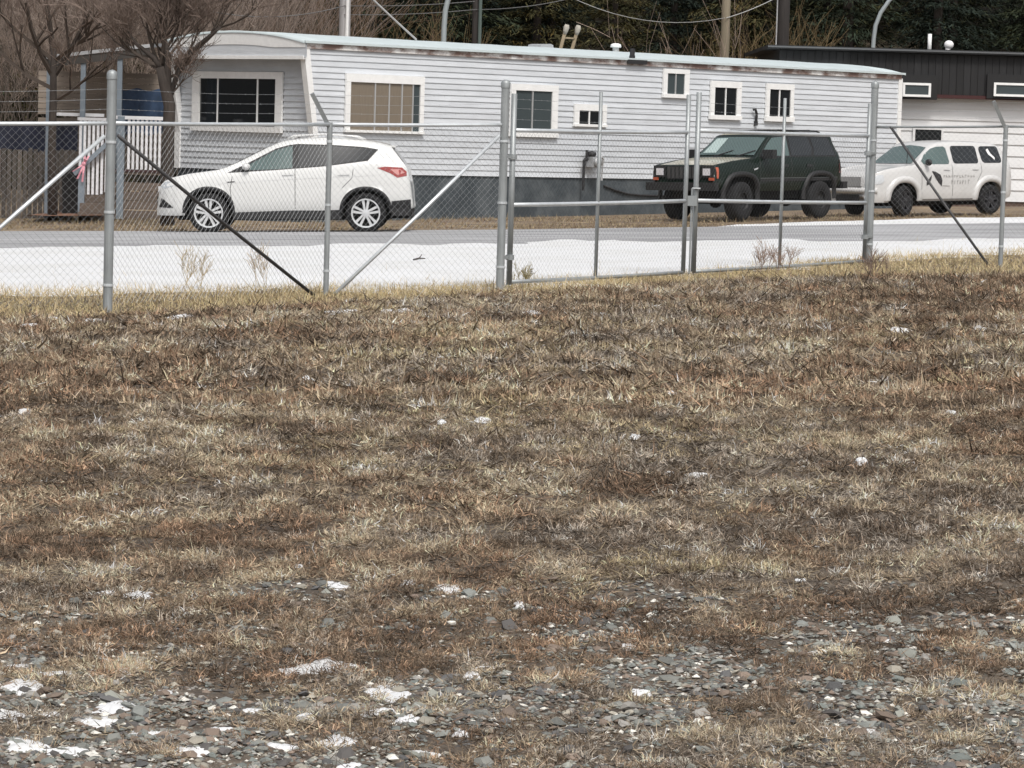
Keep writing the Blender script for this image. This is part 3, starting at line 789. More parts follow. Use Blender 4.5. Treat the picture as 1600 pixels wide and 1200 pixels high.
# gas meter and pipes on the long side
u, z = wall_uz(917, 252, C0, SD)
gm = thing('gas_meter', 'small grey gas meter with bent pipes on the pale siding', 'gas meter', mtx=MH @ Matrix.Translation((u, -0.03, z)))
m_meter = mat('meter_grey', (0.42, 0.43, 0.44), 0.5, 0.2)
MB().box((-0.10, -0.24, -0.12), (0.16, -0.05, 0.10)).build('meter_body', m_meter, gm)
MB().lathe([(0.001, -0.05), (0.11, -0.045), (0.11, 0.0), (0.001, 0.03)], 16, Matrix.Translation((0.03, -0.26, -0.01)), 'Y').build('dial', m_meter, gm, smooth=True)
MB().tube([(-0.24, -0.12, -0.62), (-0.24, -0.12, 0.02), (-0.2, -0.12, 0.05), (-0.06, -0.12, 0.05)], 0.03, 8).build('inlet_pipe', m_black, gm)
MB().tube([(0.16, -0.12, 0.03), (0.30, -0.12, 0.10), (0.34, -0.12, 0.05), (0.31, -0.12, -0.4)], 0.028, 8).build('outlet_pipe', m_alu, gm)
MB().tube([(-0.16, -0.12, 0.0), (-0.16, -0.12, 0.24)], 0.03, 8).build('vent_pipe', m_black, gm)
MB().lathe([(0.001, 0.08), (0.09, 0.06), (0.10, 0.0), (0.07, -0.04), (0.001, -0.05)], 14, Matrix.Translation((-0.03, -0.14, 0.14)), 'Z').build('regulator', m_black, gm, smooth=True)
# loose black hose across the skirting
pts = []
for px, py in ((943, 290), (960, 297), (980, 303), (1000, 305), (1040, 306), (1090, 308)):
    uu, zz = wall_uz(px, py, C0, SD); pts.append(MH @ Vector((uu, -0.02, zz)))
r0 = thing('hose', 'thin black hose drooping across the dark skirting beside the dark green SUV', 'hose', pts[0])
MB().tube(pts, 0.022, 8).build('hose_line', m_black, r0, True, smooth=True)
uu, zz = wall_uz(1177, 185, C0, SD)
b = MB().tube([(uu + 0.03, -0.06, zz - 0.12), (uu + 0.02, -0.08, zz + 0.10), (uu - 0.05, -0.10, zz + 0.20), (uu - 0.10, -0.08, zz + 0.19)], 0.03, 8)
b.box((uu - 0.0, -0.09, zz - 0.16), (uu + 0.06, -0.02, zz - 0.06))
b.build('wall_bracket', m_black, home)

# things on the roof
def roof_z(v):
    t = 2 * (v + 0.1) / (HW + 0.2) - 1
    return Z_EAVE + 0.215 * (1 - abs(t) ** 2.2)
def roof_u(px, py, v): return wall_uz(px, py, C0 + ED * v, SD)[0]
rv = 1.6; u = roof_u(962, 80, rv)
o = thing('roof_vent', 'white mushroom vent cap standing on the roof of the mobile home', 'vent', mtx=MH @ Matrix.Translation((u, rv, roof_z(rv) - 0.02)))
MB().lathe([(0.07, 0), (0.07, 0.11), (0.08, 0.12)], 14, None, 'Z').build('pipe', m_alu, o, smooth=True)
MB().lathe([(0.11, 0.10), (0.125, 0.12), (0.11, 0.17), (0.06, 0.19), (0.001, 0.195)], 16, None, 'Z').build('cap', m_white, o, smooth=True)
u = roof_u(845, 74, 2.1)
o = thing('roof_vent', 'low flat grey vent hood on the roof near the ladder', 'vent', mtx=MH @ Matrix.Translation((u, 2.1, roof_z(2.1) - 0.03)))
mb = MB(); 
for (x, h) in ((-0.20, 0.02), (-0.19, 0.08), (-0.1, 0.10), (0.1, 0.11), (0.18, 0.09), (0.2, 0.02)): mb.v += [Vector((x, -0.2, h)), Vector((x, 0.2, h)), ]
for i in range(5): mb.f.append((2*i, 2*i+2, 2*i+3, 2*i+1))
mb.f += [(0, 2, 4, 6, 8, 10), (11, 9, 7, 5, 3, 1)]
mb.build('hood', m_meter, o); MB().box((-0.18, -0.15, -0.02), (0.18, 0.15, 0.03)).build('curb', m_meter, o)
u = roof_u(987, 95, 0.02)
o = thing('roof_pipe', 'short black pipe with dark flashing at the rusted roof edge', 'pipe', mtx=MH @ Matrix.Translation((u, 0.02, Z_EAVE)))
MB().tube([(0, 0, -0.05), (0.02, 0, 0.22)], 0.055, 10).build('stack', m_black, o)
MB().box((-0.25, -0.135, -0.11), (0.35, -0.108, -0.02)).build('flashing', m_black, o)
MB().box((-0.10, -0.12, -0.02), (-0.02, -0.02, 0.07)).build('collar', m_black, o)
# ladder leaning on the far side, its rail ends wrapped in rags
m_ladder = mat('weathered_ladder_wood', (0.34, 0.27, 0.18), 0.8, var=0.2, vscale=12)
m_rag = mat('grey_rag', (0.40, 0.37, 0.32), 0.9, var=0.25, vscale=16)
o = thing('ladder', 'wooden ladder with rag-wrapped ends rising above the mobile home roof', 'ladder', mtx=MH @ Matrix.Translation((roof_u(890, 80, HW + 0.3), HW + 0.3, 0)))
lean = 0.18
for s in (-0.19, 0.19):
    MB().beam((s - 0.4, 0.9, 0.2), (s + 0.06, 0.0, 4.2), 0.045, 0.07).build('rail', m_ladder, o)
    mb = MB(); a = Vector((s + 0.045, 0.03, 4.05)); bb = Vector((s + 0.075, -0.01, 4.27))
    mb.tube([a, a.lerp(bb, 0.35), a.lerp(bb, 0.7), bb], [0.04, 0.06, 0.07, 0.045], 8); mb.build('rag_wrap', m_rag, o, smooth=True)
for k in range(13):
    z = 0.6 + k * 0.28; t = (z - 0.2) / 4.0; c = Vector((-0.4 + 0.45 * t, 0.9 - 0.9 * t, z))
    MB().tube([c + Vector((-0.19, 0, 0)), c + Vector((0.19, 0, 0))], 0.02, 8).build('rung', m_ladder if k % 3 else m_ladder, o, smooth=True)

# ================================================================== white house with black upper storey
m_wside = wall_mat('off_white_siding', (0.74, 0.745, 0.75), 0.07, 0.03)
m_dark = mat('black_stained_boards', (0.012, 0.012, 0.013), 0.75, var=0.35, vscale=4, stretch=(3, 3, 0.3), rnd=0.3)
m_darktrim = mat('black_trim', (0.010, 0.010, 0.011), 0.7)
m_redtrim = mat('dark_red_soffit', (0.05, 0.012, 0.012), 0.7)
m_found = mat('brown_foundation', (0.11, 0.075, 0.06), 0.9, var=0.3, vscale=3)
WY = 78.0
wo = P(1215, 317, WY); wo.z = 0
WM = Matrix.Translation(wo)
wh = thing('house', 'white sided house with a black boarded upper storey behind the lettered white wagon', 'house', mtx=WM)
WLn = 12.0; zb0, zb1, zb2 = 0.44, 2.90, 3.93
MB().box((0.02, 0.02, 0.2), (WLn, 7, zb1)).build('wall', m_wside, wh)
nb = 9; bh2 = (zb1 - zb0) / nb
for i in range(nb):
    z0 = zb0 + i * bh2; z1 = z0 + bh2 * 1.05
    mesh_obj('siding_board', [(x, y, z) for x in (0, WLn) for (y, z) in ((-0.035, z0), (-0.015, z0 + bh2 * .7), (-0.002, z1), (0.03, z0))], [(0,4,5,1),(1,5,6,2),(3,7,4,0),(0,1,2,3),(7,6,5,4)], m_wside, wh, False)
MB().box((0.03, 0.0, -0.5), (WLn - 0.03, 6.9, zb0)).build('foundation', m_found, wh)
MB().box((-0.1, -0.30, zb1 + 0.03), (WLn + 0.1, 7, zb2)).build('upper_wall', m_darktrim, wh)
x = -0.1; i = 0
while x < WLn + 0.05:
    w = 0.17
    MB().box((x, -0.318 - 0.006 * (i % 2), zb1 + 0.06), (x + w - 0.012, -0.301, zb2 - 0.02)).build('upper_board', m_dark, wh); x += w; i += 1
MB().box((-0.15, -0.36, zb1 - 0.03), (WLn + 0.15, -0.0, zb1 + 0.055)).build('eave_trim', m_redtrim, wh)
rf = MB().box((-0.4, -0.5, zb2), (WLn + 0.4, 7.4, zb2 + 0.09)).build('roof', m_darktrim, wh)
MB().box((-0.4, -0.515, zb2 + 0.03), (WLn + 0.4, -0.502, zb2 + 0.07)).build('roof_edge', mat('grey_drip_edge', (0.10, 0.105, 0.11), 0.5), rf)
for (px0, px1) in ((1410, 1453), (1552, 1612)):
    u0, zt = wall_uz(px0, 129, wo, Vector((1, 0, 0)), 0.32); u1, zbm = wall_uz(px1, 152, wo, Vector((1, 0, 0)), 0.32)
    MB().box((u0 - 0.16, -0.42, zbm - 0.06), (u1 + 0.16, -0.325, zt + 0.20)).build('window_surround', m_darktrim, wh)
    w = MB().box((u0, -0.43, zbm), (u1, -0.421, zt)).build('window', m_black, wh)
    f = MB(); t = 0.055
    f.box((u0, -0.47, zt - t), (u1, -0.431, zt)); f.box((u0, -0.47, zbm), (u1, -0.431, zbm + t))
    f.box((u0, -0.469, zbm + t), (u0 + t, -0.431, zt - t)); f.box((u1 - t, -0.469, zbm + t), (u1, -0.431, zt - t)); f.build('frame', m_white, w)
    MB().box((u0 + t, -0.445, zbm + t), (u1 - t, -0.433, zt - t)).build('pane', m_glass2, w)
u0, zt = wall_uz(1430, 202, wo, Vector((1, 0, 0)), 0.04); u1, zbm = wall_uz(1470, 224, wo, Vector((1, 0, 0)), 0.04)
w = MB().box((u0, -0.05, zbm), (u1, -0.036, zt)).build('window', m_black, wh)
MB().box((u0, -0.056, zbm), (u1, -0.051, zt)).build('pane', m_glass, w)
f = MB().box((u0 - 0.06, -0.075, zbm), (u0, -0.036, zt)).box((u1, -0.075, zbm), (u1 + 0.05, -0.036, zt)).box((u0 - 0.06, -0.076, zt), (u1 + 0.05, -0.036, zt + 0.05)); f.build('frame', m_wside, w)
# vents on that roof
q = P(1452, 80, 80); o = thing('vent_pipe', 'thin white vent pipe on the black roof', 'pipe', (q.x, 80, zb2 + 0.09))
MB().tube([(0, 0, -0.02), (0, 0, 0.45)], 0.05, 10).build('pipe', m_white, o, smooth=True); MB().lathe([(0.11, 0), (0.055, 0.06)], 12, None, 'Z').build('flashing', m_white, o)
q = P(1481, 80, 80); o = thing('roof_vent', 'small round white vent cap on the black roof', 'vent', (q.x, 80, zb2 + 0.09))
MB().ball((0.02, 0, 0.2), 0.12, 12, 8, (1, 1, 0.9)).build('cap', m_white, o, smooth=True); MB().tube([(0, 0, -0.02), (0, 0, 0.14)], 0.06, 10).build('pipe', m_white, o, smooth=True)

# ================================================================== porch, deck and clutter at the left
m_tan = mat('faded_tan_boards', (0.27, 0.225, 0.185), 0.85, var=0.2, vscale=3, stretch=(0.6, 0.6, 5), rnd=0.12)
m_old = mat('weathered_fence_board', (0.125, 0.108, 0.094), 0.9, var=0.35, vscale=5, stretch=(4, 4, 0.5), rnd=0.3)
m_postb = mat('blue_grey_post_paint', (0.22, 0.26, 0.30), 0.7, var=0.1)
m_tarp = mat('blue_tarp', (0.040, 0.075, 0.145), 0.6, var=0.35, vscale=4, bump=0.6, bscale=5)
m_navy = mat('navy_tarp', (0.012, 0.016, 0.036), 0.6, var=0.4, vscale=4)
m_picket = mat('white_picket_paint', (0.76, 0.76, 0.78), 0.6, var=0.08, rnd=0.06)
m_deckw = mat('deck_wood', (0.135, 0.105, 0.085), 0.85, var=0.3, vscale=5, stretch=(0.4, 1, 4), rnd=0.15)
PY = 67.0
def XZ(px, py, y=PY): p = P(px, py, y); return p.x, p.z
# porch: roof on posts with a boarded back wall
px0, _ = XZ(20, 300); px1, _ = XZ(243, 300)
o = thing('porch', 'low porch with a thin sloping roof and tan boarded wall beside the bare tree', 'porch', (px0, PY, zg(px0)))
ra = P(70, 92, PY - 1.0); rb = P(234, 74, PY - 1.0)
mb = MB(); dy = 3.6
mb.add([ra, rb, rb + Vector((0, dy, 0.12)), ra + Vector((0, dy, 0.12)), ra + Vector((0, 0, .07)), rb + Vector((0, 0, .07)), rb + Vector((0, dy, .19)), ra + Vector((0, dy, .19))], [(0,3,2,1),(4,5,6,7),(0,1,5,4),(1,2,6,5),(2,3,7,6),(3,0,4,7)])
rfp = mb.build('roof', mat('porch_roof_metal', (0.40, 0.41, 0.42), 0.6, var=0.1), o, True)
MB().beam(ra + Vector((0, .05, -.09)), rb + Vector((0, .05, -.09)), 0.06, 0.16).build('beam', mat('dark_beam', (0.06, 0.055, 0.05), 0.8), o, True)
for px in (129, 186, 76):
    a = P(px, 185, PY - 0.9); tz = np.interp(px, [70, 234], [ra.z, rb.z]) - 0.02
    MB().box((a.x - 0.05, a.y - 0.05, zg(a.x)), (a.x + 0.05, a.y + 0.05, tz)).build('post', m_postb, o, True)
for i in range(8):
    z0 = 1.85 + i * 0.115
    xa = P(60, 140, PY + 1.5).x; xb = P(262, 140, PY + 1.5).x
    MB().box((xa, PY + 1.5 - 0.008 * (i % 2), z0), (xb, PY + 1.54, z0 + 0.105)).build('wall_board', m_tan, o, True)
for i in range(9):
    z0 = 0.75 + i * 0.115
    MB().box((xa, PY + 1.5 - 0.008 * (i % 2), z0), (xb, PY + 1.54, z0 + 0.105)).build('wall_board', m_tan, o, True)
# blue tarp hung on the wall
t0 = P(187, 139, PY + 0.9); t1 = P(259, 188, PY + 0.9)
n = 14; vs = []; fs = []
for i in range(n + 1):
    for j in range(7):
        x = t0.x + (t1.x - t0.x) * i / n; z = t0.z + (t1.z - 0.3 - t0.z) * j / 6
        vs.append((x, PY + 0.9 + 0.05 * math.sin(i * 1.7 + j * 0.4) * (0.3 + j / 6), z - 0.03 * math.sin(i * 0.9)))
for i in range(n):
    for j in range(6): a = i * 7 + j; fs.append((a, a + 1, a + 8, a + 7))
mesh_obj('tarp', vs, fs, m_tarp, smooth=True, label='blue tarp hanging under the porch roof', cat='tarp')
# deck with white pickets
dz = P(220, 269, PY - 1.6).z; dyf = PY - 1.6
dx0 = P(120, 270, dyf).x; dx1 = P(262, 270, dyf).x; dxm = P(176, 270, dyf).x
o = thing('deck', 'raised wooden deck with white picket railing and steps beside the bare tree', 'deck', (dxm, dyf, zg(dxm)))
nbd = 8
for i in range(nbd):
    MB().box((dxm, dyf + 0.02 + i * 0.2, dz - 0.05), (dx1, dyf + 0.19 + i * 0.2, dz)).build('deck_board', m_deckw, o, True)
for i in range(4):
    z0 = zg(dxm) + 0.02 + i * 0.19
    if z0 + 0.17 < dz: MB().box((dxm, dyf - 0.01 * (i % 2), z0), (dx1, dyf + 0.02, min(z0 + 0.165, dz - 0.06))).build('skirt_board', m_deckw, o, True)
tz = P(220, 184, dyf).z
for px in np.linspace(201, 256, 9):
    a = P(px, 230, dyf).x
    MB().box((a - 0.024, dyf + 0.01, dz + 0.02), (a + 0.024, dyf + 0.045, tz - 0.03)).build('picket', m_picket, o, True)
MB().box((dxm - 0.05, dyf - 0.01, tz - 0.04), (dx1, dyf + 0.06, tz + 0.03)).build('handrail', m_picket, o, True)
MB().box((dxm, dyf + 0.0, dz + 0.0), (dx1, dyf + 0.05, dz + 0.05)).build('bottom_rail', mat('dark_red_board', (0.06, 0.03, 0.03), 0.8), o, True)
a = P(189, 230, dyf).x
MB().box((a - 0.07, dyf - 0.04, zg(a)), (a + 0.07, dyf + 0.08, tz + 0.02)).build('post', m_postb, o, True)
# stair railing that steps down towards the road
sy = dyf - 0.4
for k, px in enumerate(np.linspace(125, 166, 7)):
    a = P(px, 250, sy).x; zt = P(px, 187, sy).z; zb_ = P(px, np.interp(px, [120, 166], [322, 300]), sy).z
    MB().box((a - 0.025, sy, zb_), (a + 0.025, sy + 0.035, zt)).build('picket', m_picket, o, True)
MB().box((P(120, 250, sy).x, sy - 0.01, P(140, 186, sy).z - 0.03), (P(172, 250, sy).x, sy + 0.06, P(140, 186, sy).z + 0.03)).build('handrail', m_picket, o, True)
MB().beam(P(116, 272, sy - 0.1), P(170, 222, sy - 0.1), 0.06, 0.09).build('stair_rail', m_postb, o, True)
a = P(128, 250, sy - 0.1).x
MB().box((a - 0.06, sy - 0.14, zg(a)), (a + 0.06, sy - 0.04, P(128, 262, sy - .1).z)).build('newel_post', m_postb, o, True)
for i in range(4):
    x0 = P(128, 300, sy).x; x1 = P(178, 300, sy).x
    z1 = zg(x0) + 0.17 * (i + 1)
    MB().box((x0, sy - 0.55 + i * 0.26, z1 - 0.17), (x1, sy - 0.30 + i * 0.26, z1)).build('step', m_deckw, o, True)
MB().box((P(87, 180, PY - .7).x, PY - .75, P(100, 181, PY - .7).z), (P(163, 180, PY - .7).x, PY - .66, P(100, 176, PY - .7).z)).build('back_rail', m_picket, o, True)
# pink ribbon knotted on the stair rail
rk = P(131, 256, sy - 0.17)
m_pink = mat('pink_ribbon', (0.75, 0.33, 0.40), 0.5)
o = thing('ribbon', 'pink ribbon tied to the stair rail of the deck', 'ribbon', rk)
MB().ball((0, 0, 0), 0.05, 8, 6).build('knot', m_pink, o)
for (dx, dz_) in ((-0.12, -0.30), (-0.02, -0.36), (-0.22, -0.16), (0.02, 0.2), (0.1, 0.16)):
    MB().add([(0, -.01, 0.02), (0.03, -.01, 0), (dx * .5 + .03, -.06, dz_ * .5), (dx * .5 - .01, -.06, dz_ * .5), (dx + .02, -.03, dz_), (dx - .02, -.03, dz_)], [(0, 1, 2, 3), (3, 2, 4, 5)]).build('tail', m_pink, o)
# weathered board fence, navy tarp draped along its top, bin and mat
fy = PY - 0.2
o = thing('board_fence', 'weathered brown vertical board fence left of the deck', 'fence', (P(60, 338, fy).x, fy, 0))
zb_ = zg(-9.5)
for k, px in enumerate(np.arange(-52, 116, 8.2)):
    a = P(px, 300, fy).x
    MB().box((a - 0.042, fy + 0.012 * (k % 2), zb_ - 0.1), (a + 0.042, fy + 0.03 + 0.012 * (k % 2), P(px, 233 + random.uniform(-3, 3), fy).z)).build('board', m_old, o, True)
MB().box((P(-56, 300, fy).x, fy + 0.05, 0.35), (P(116, 300, fy).x, fy + 0.1, 0.45)).build('rail', m_old, o, True)
a0 = P(-60, 190, fy + .25); a1 = P(121, 238, fy + .25)
vs = []; fs = []
for i in range(25):
    for j in range(6):
        x = a0.x + (a1.x - a0.x) * i / 24; z = a0.z + (a1.z - a0.z) * j / 5
        vs.append((x, fy + 0.25 + 0.05 * math.sin(i * 1.3) * j / 5, z - 0.03 * math.sin(i * 0.5)))
for i in range(24):
    for j in range(5): b_ = i * 6 + j; fs.append((b_, b_ + 1, b_ + 7, b_ + 6))
mesh_obj('tarp', vs, fs, m_navy, smooth=True, label='dark navy tarp stretched along the top of the board fence', cat='tarp')
by = PY - 0.9; bx_ = P(112, 330, by).x; bz = zg(bx_)
m_bin = mat('black_bin_plastic', (0.012, 0.013, 0.014), 0.5)
o = thing('bin', 'black wheeled rubbish bin between the board fence and the deck steps', 'bin', (bx_, by, bz))
mb = MB(); mb.add([(-.15,-.18,.06),(.15,-.18,.06),(.15,.18,.06),(-.15,.18,.06),(-.19,-.24,.98),(.19,-.24,.98),(.19,.24,.98),(-.19,.24,.98)], [(0,3,2,1),(4,5,6,7),(0,1,5,4),(1,2,6,5),(2,3,7,6),(3,0,4,7)]); mb.build('body', m_bin, o)
mb = MB(); mb.add([(-.21,-.27,.985),(.21,-.27,.985),(.21,.27,.985),(-.21,.27,.985),(-.18,-.22,1.05),(.18,-.22,1.05),(.18,.22,1.07),(-.18,.22,1.07)], [(0,3,2,1),(4,5,6,7),(0,1,5,4),(1,2,6,5),(2,3,7,6),(3,0,4,7)]); mb.build('lid', m_bin, o)
for s in (-0.19, 0.19): MB().lathe([(0.001, -.02), (0.09, -.02), (0.09, .02), (0.001, .02)], 14, Matrix.Translation((s, 0.15, 0.09)) @ Matrix.Rotation(math.pi/2, 4, 'Z'), 'Y').build('wheel', m_bin, o)
c = G(110, 343)
vs = []; fs = []
for i in range(13):
    for j in range(6):
        x = c.x - 0.75 + 1.5 * i / 12; y = c.y - 2.0 + 4.0 * j / 5 + 0.1 * math.sin(i)
        vs.append((x, y, zg(x) + 0.09 + 0.03 * (float(vnoise(x * 3, y, 1)) ) + (0.02 if j in (0, 5) else 0)))
for i in range(12):
    for j in range(5): a = i * 6 + j; fs.append((a, a + 6, a + 7, a + 1))
mesh_obj('mat', vs, fs, mat('rust_brown_mat', (0.22, 0.115, 0.07), 0.9, var=0.2, vscale=3), smooth=True, label='rust brown mat lying on the ground below the deck steps', cat='mat')
# ================================================================== vehicles
m_tyre = mat('tyre_rubber', (0.010, 0.010, 0.011), 0.9, var=0.2, vscale=10)
m_chrome = mat('bright_alloy', (0.78, 0.79, 0.80), 0.22, 0.6)
m_plastic = mat('black_trim_plastic', (0.016, 0.016, 0.017), 0.6)
m_under = mat('underbody', (0.008, 0.008, 0.008), 0.9)
m_wpaint = mat('white_car_paint', (0.68, 0.68, 0.665), 0.35, coat=0.8, var=0.02, vscale=2)
m_wpaint2 = mat('greyed_white_car_paint', (0.60, 0.595, 0.585), 0.4, coat=0.5, var=0.05, vscale=2)  # white greyed all over, the shade of the lower doors put into it
m_gpaint = mat('dark_green_car_paint', (0.004, 0.011, 0.007), 0.35, coat=0.3, spec=0.25, var=0.15, vscale=3)
m_tint = mat('tinted_car_glass', (0.012, 0.014, 0.015), 0.05, coat=0.5)
m_cglass = mat('car_glass', (0.085, 0.125, 0.12), 0.06, coat=0.6)
m_cglass2 = mat('pale_car_glass', (0.42, 0.52, 0.50), 0.08, coat=0.6)
m_red = mat('red_lamp', (0.30, 0.04, 0.035), 0.15, coat=0.6)
m_lens = mat('clear_lamp', (0.62, 0.64, 0.66), 0.12, 0.3, coat=0.6)
m_amber = mat('amber_lamp', (0.45, 0.10, 0.05), 0.2, coat=0.5)
m_seam = mat('panel_gap', (0.05, 0.05, 0.05), 0.8)
m_decal = mat('black_decal', (0.03, 0.028, 0.03), 0.5)
m_decal2 = mat('grey_decal', (0.30, 0.29, 0.28), 0.5)

class Car:
    def __init__(s, top, belt, width, sill, arch, tumble, gh, roofr=0.11, crown=0.03):
        s.top = top; s.belt = belt; s.wid = width; s.sl = sill; s.arch = arch; s.tumble = tumble; s.gh = gh; s.rr = roofr; s.crown = crown
    def I(s, t, x): return float(np.interp(x, [p[0] for p in t], [p[1] for p in t]))
    def zbot(s, x):
        z = s.I(s.sl, x)
        for (cx, cz, r, fl) in s.arch:
            d = abs(x - cx)
            if d < r: z = max(z, cz + r * (max(0.0, 1 - (d / r) ** fl)) ** (1 / fl))
        return z
    def base(s, x):
        zt = s.I(s.top, x); b0 = s.I(s.belt, x); wm = s.I(s.wid, x); sl = s.I(s.sl, x)
        zs = min(b0, zt - 0.035); zs = max(zs, sl + 0.03)
        k = max(0.0, min(1.0, (zt - b0) / s.gh)); k = k * k * (3 - 2 * k) if k < 1 else 1
        wt = wm * 0.955 - s.tumble * k
        h = zs - sl
        L = [(wm*.945, sl), (wm*.978, sl+.10*h), (wm*.992, sl+.28*h), (wm, sl+.5*h), (wm*.997, sl+.72*h), (wm*.985, sl+.90*h), (wm*.965, zs)]
        r = min(s.rr, max(0.012, (zt - zs) * 0.45))
        zr = zt - r; y0, z0 = L[-1]
        for t in (0.25, 0.5, 0.75, 1.0): L.append((y0 + (wt - y0) * t, z0 + (zr - z0) * t))
        L += [(wt - r*.18, zt - r*.55), (wt - r*.6, zt - r*.22), (wt - r*1.3, zt - s.crown*.55), (wt*.55, zt - s.crown*.22), (0.0, zt)]
        return L
    def side_y(s, x, z):
        L = s.base(x); return float(np.interp(z, [p[1] for p in L], [p[0] for p in L]))
    def top_z(s, x, y):
        L = s.base(x)[6:]; L = L[::-1]; return float(np.interp(abs(y), [p[0] for p in L], [p[1] for p in L]))
    def body(s, xs, m, parent, name='body'):
        vs = []; fs = []; k = None
        for x in xs:
            L = s.base(x); zb = s.zbot(x)
            R = [(y, z) if z > zb else (s.side_y(x, zb), zb) for y, z in L]
            pts = [(x, y, z) for y, z in R] + [(x, -y, z) for y, z in reversed(R[:-1])]
            k = len(pts); vs += pts
        n = len(xs)
        for i in range(n - 1):
            for j in range(k - 1): a = i * k + j; fs.append((a, a + 1, a + k + 1, a + k))
        fs.append(tuple(range(k))); fs.append(tuple(reversed(range((n-1)*k, n*k))))
        return mesh_obj(name, vs, fs, m, parent, False, smooth=True)
def patch(name, poly, mapf, m, parent, step=0.12, both=True):
    """a panel with the outline poly, laid on the body surface"""
    bm = bmesh.new()
    f = bm.faces.new([bm.verts.new((a, b, 0)) for a, b in poly]); bm.normal_update()
    for ax in (0, 1):
        lo = min(p[ax] for p in poly); hi = max(p[ax] for p in poly); q = lo + step
        while q < hi - 0.01:
            no = (1, 0, 0) if ax == 0 else (0, 1, 0); co = (q, 0, 0) if ax == 0 else (0, q, 0)
            bmesh.ops.bisect_plane(bm, geom=bm.verts[:] + bm.edges[:] + bm.faces[:], plane_co=co, plane_no=no); q += step
    bm.verts.ensure_lookup_table(); bm.verts.index_update()
    P2 = [(v.co.x, v.co.y) for v in bm.verts]; F = [[v.index for v in f.verts] for f in bm.faces]; bm.free()
    outs = []
    for sgn in ((1, -1) if both else (1,)):
        vs = [mapf(a, b, sgn) for a, b in P2]
        outs.append(mesh_obj(name, vs, [f if sgn == 1 else f[::-1] for f in F], m, parent, False, smooth=True))
    return outs
def side_map(c, off): return lambda x, z, s: (x, s * (c.side_y(x, z) + off), z)
def top_map(c, off, offx=0.0): return lambda x, y, s: (x + offx, s * y, c.top_z(x, y) + off)
def strip(c, pts, w, m, parent, name, off=0.004, both=True):
    """thin line along pts (x, z) on the side"""
    for s in ((1, -1) if both else (1,)):
        vs = []; fs = []; P_ = []
        for i in range(len(pts) - 1):
            a = Vector(pts[i]); b = Vector(pts[i+1]); n = max(2, int((b - a).length / 0.1))
            for j in range(n): P_.append(a.lerp(b, j / n))
        P_.append(Vector(pts[-1]))
        for i, p in enumerate(P_):
            d = (P_[min(i+1, len(P_)-1)] - P_[max(i-1, 0)]).normalized(); nn = Vector((-d.y, d.x))
            for q in (-1, 1):
                r = p + nn * q * w / 2; vs.append((r.x, s * (c.side_y(r.x, r.y) + off), r.y))
        for i in range(len(P_) - 1): fs.append((2*i, 2*i+1, 2*i+3, 2*i+2))
        mesh_obj(name, vs, fs, m, parent, False)
def arch_trim(c, cx, cz, r, w, fl, m, parent, off=0.012, a0=0.0, a1=math.pi, name='wheel_arch_trim'):
    for s in (1, -1):
        vs = []; fs = []; n = 26
        for i in range(n + 1):
            t = a0 + (a1 - a0) * i / n
            ct, st = math.cos(t), math.sin(t)
            e = (abs(ct) ** fl + abs(st) ** fl) ** (-1 / fl)
            for rr, o in ((r * e - 0.015, off - 0.05), (r * e, off), (r * e + w * .85, off), (r * e + w, 0.0)):
                x = cx + rr * ct; z = cz + rr * st
                vs.append((x, s * (c.side_y(x, max(z, c.I(c.sl, x) + 0.001)) + o), z))
        for i in range(n):
            for q in range(3): a = i*4+q; fs.append((a, a+1, a+5, a+4) if s < 0 else (a, a+4, a+5, a+1))
        mesh_obj(name, vs, fs, m, parent, False, smooth=True)
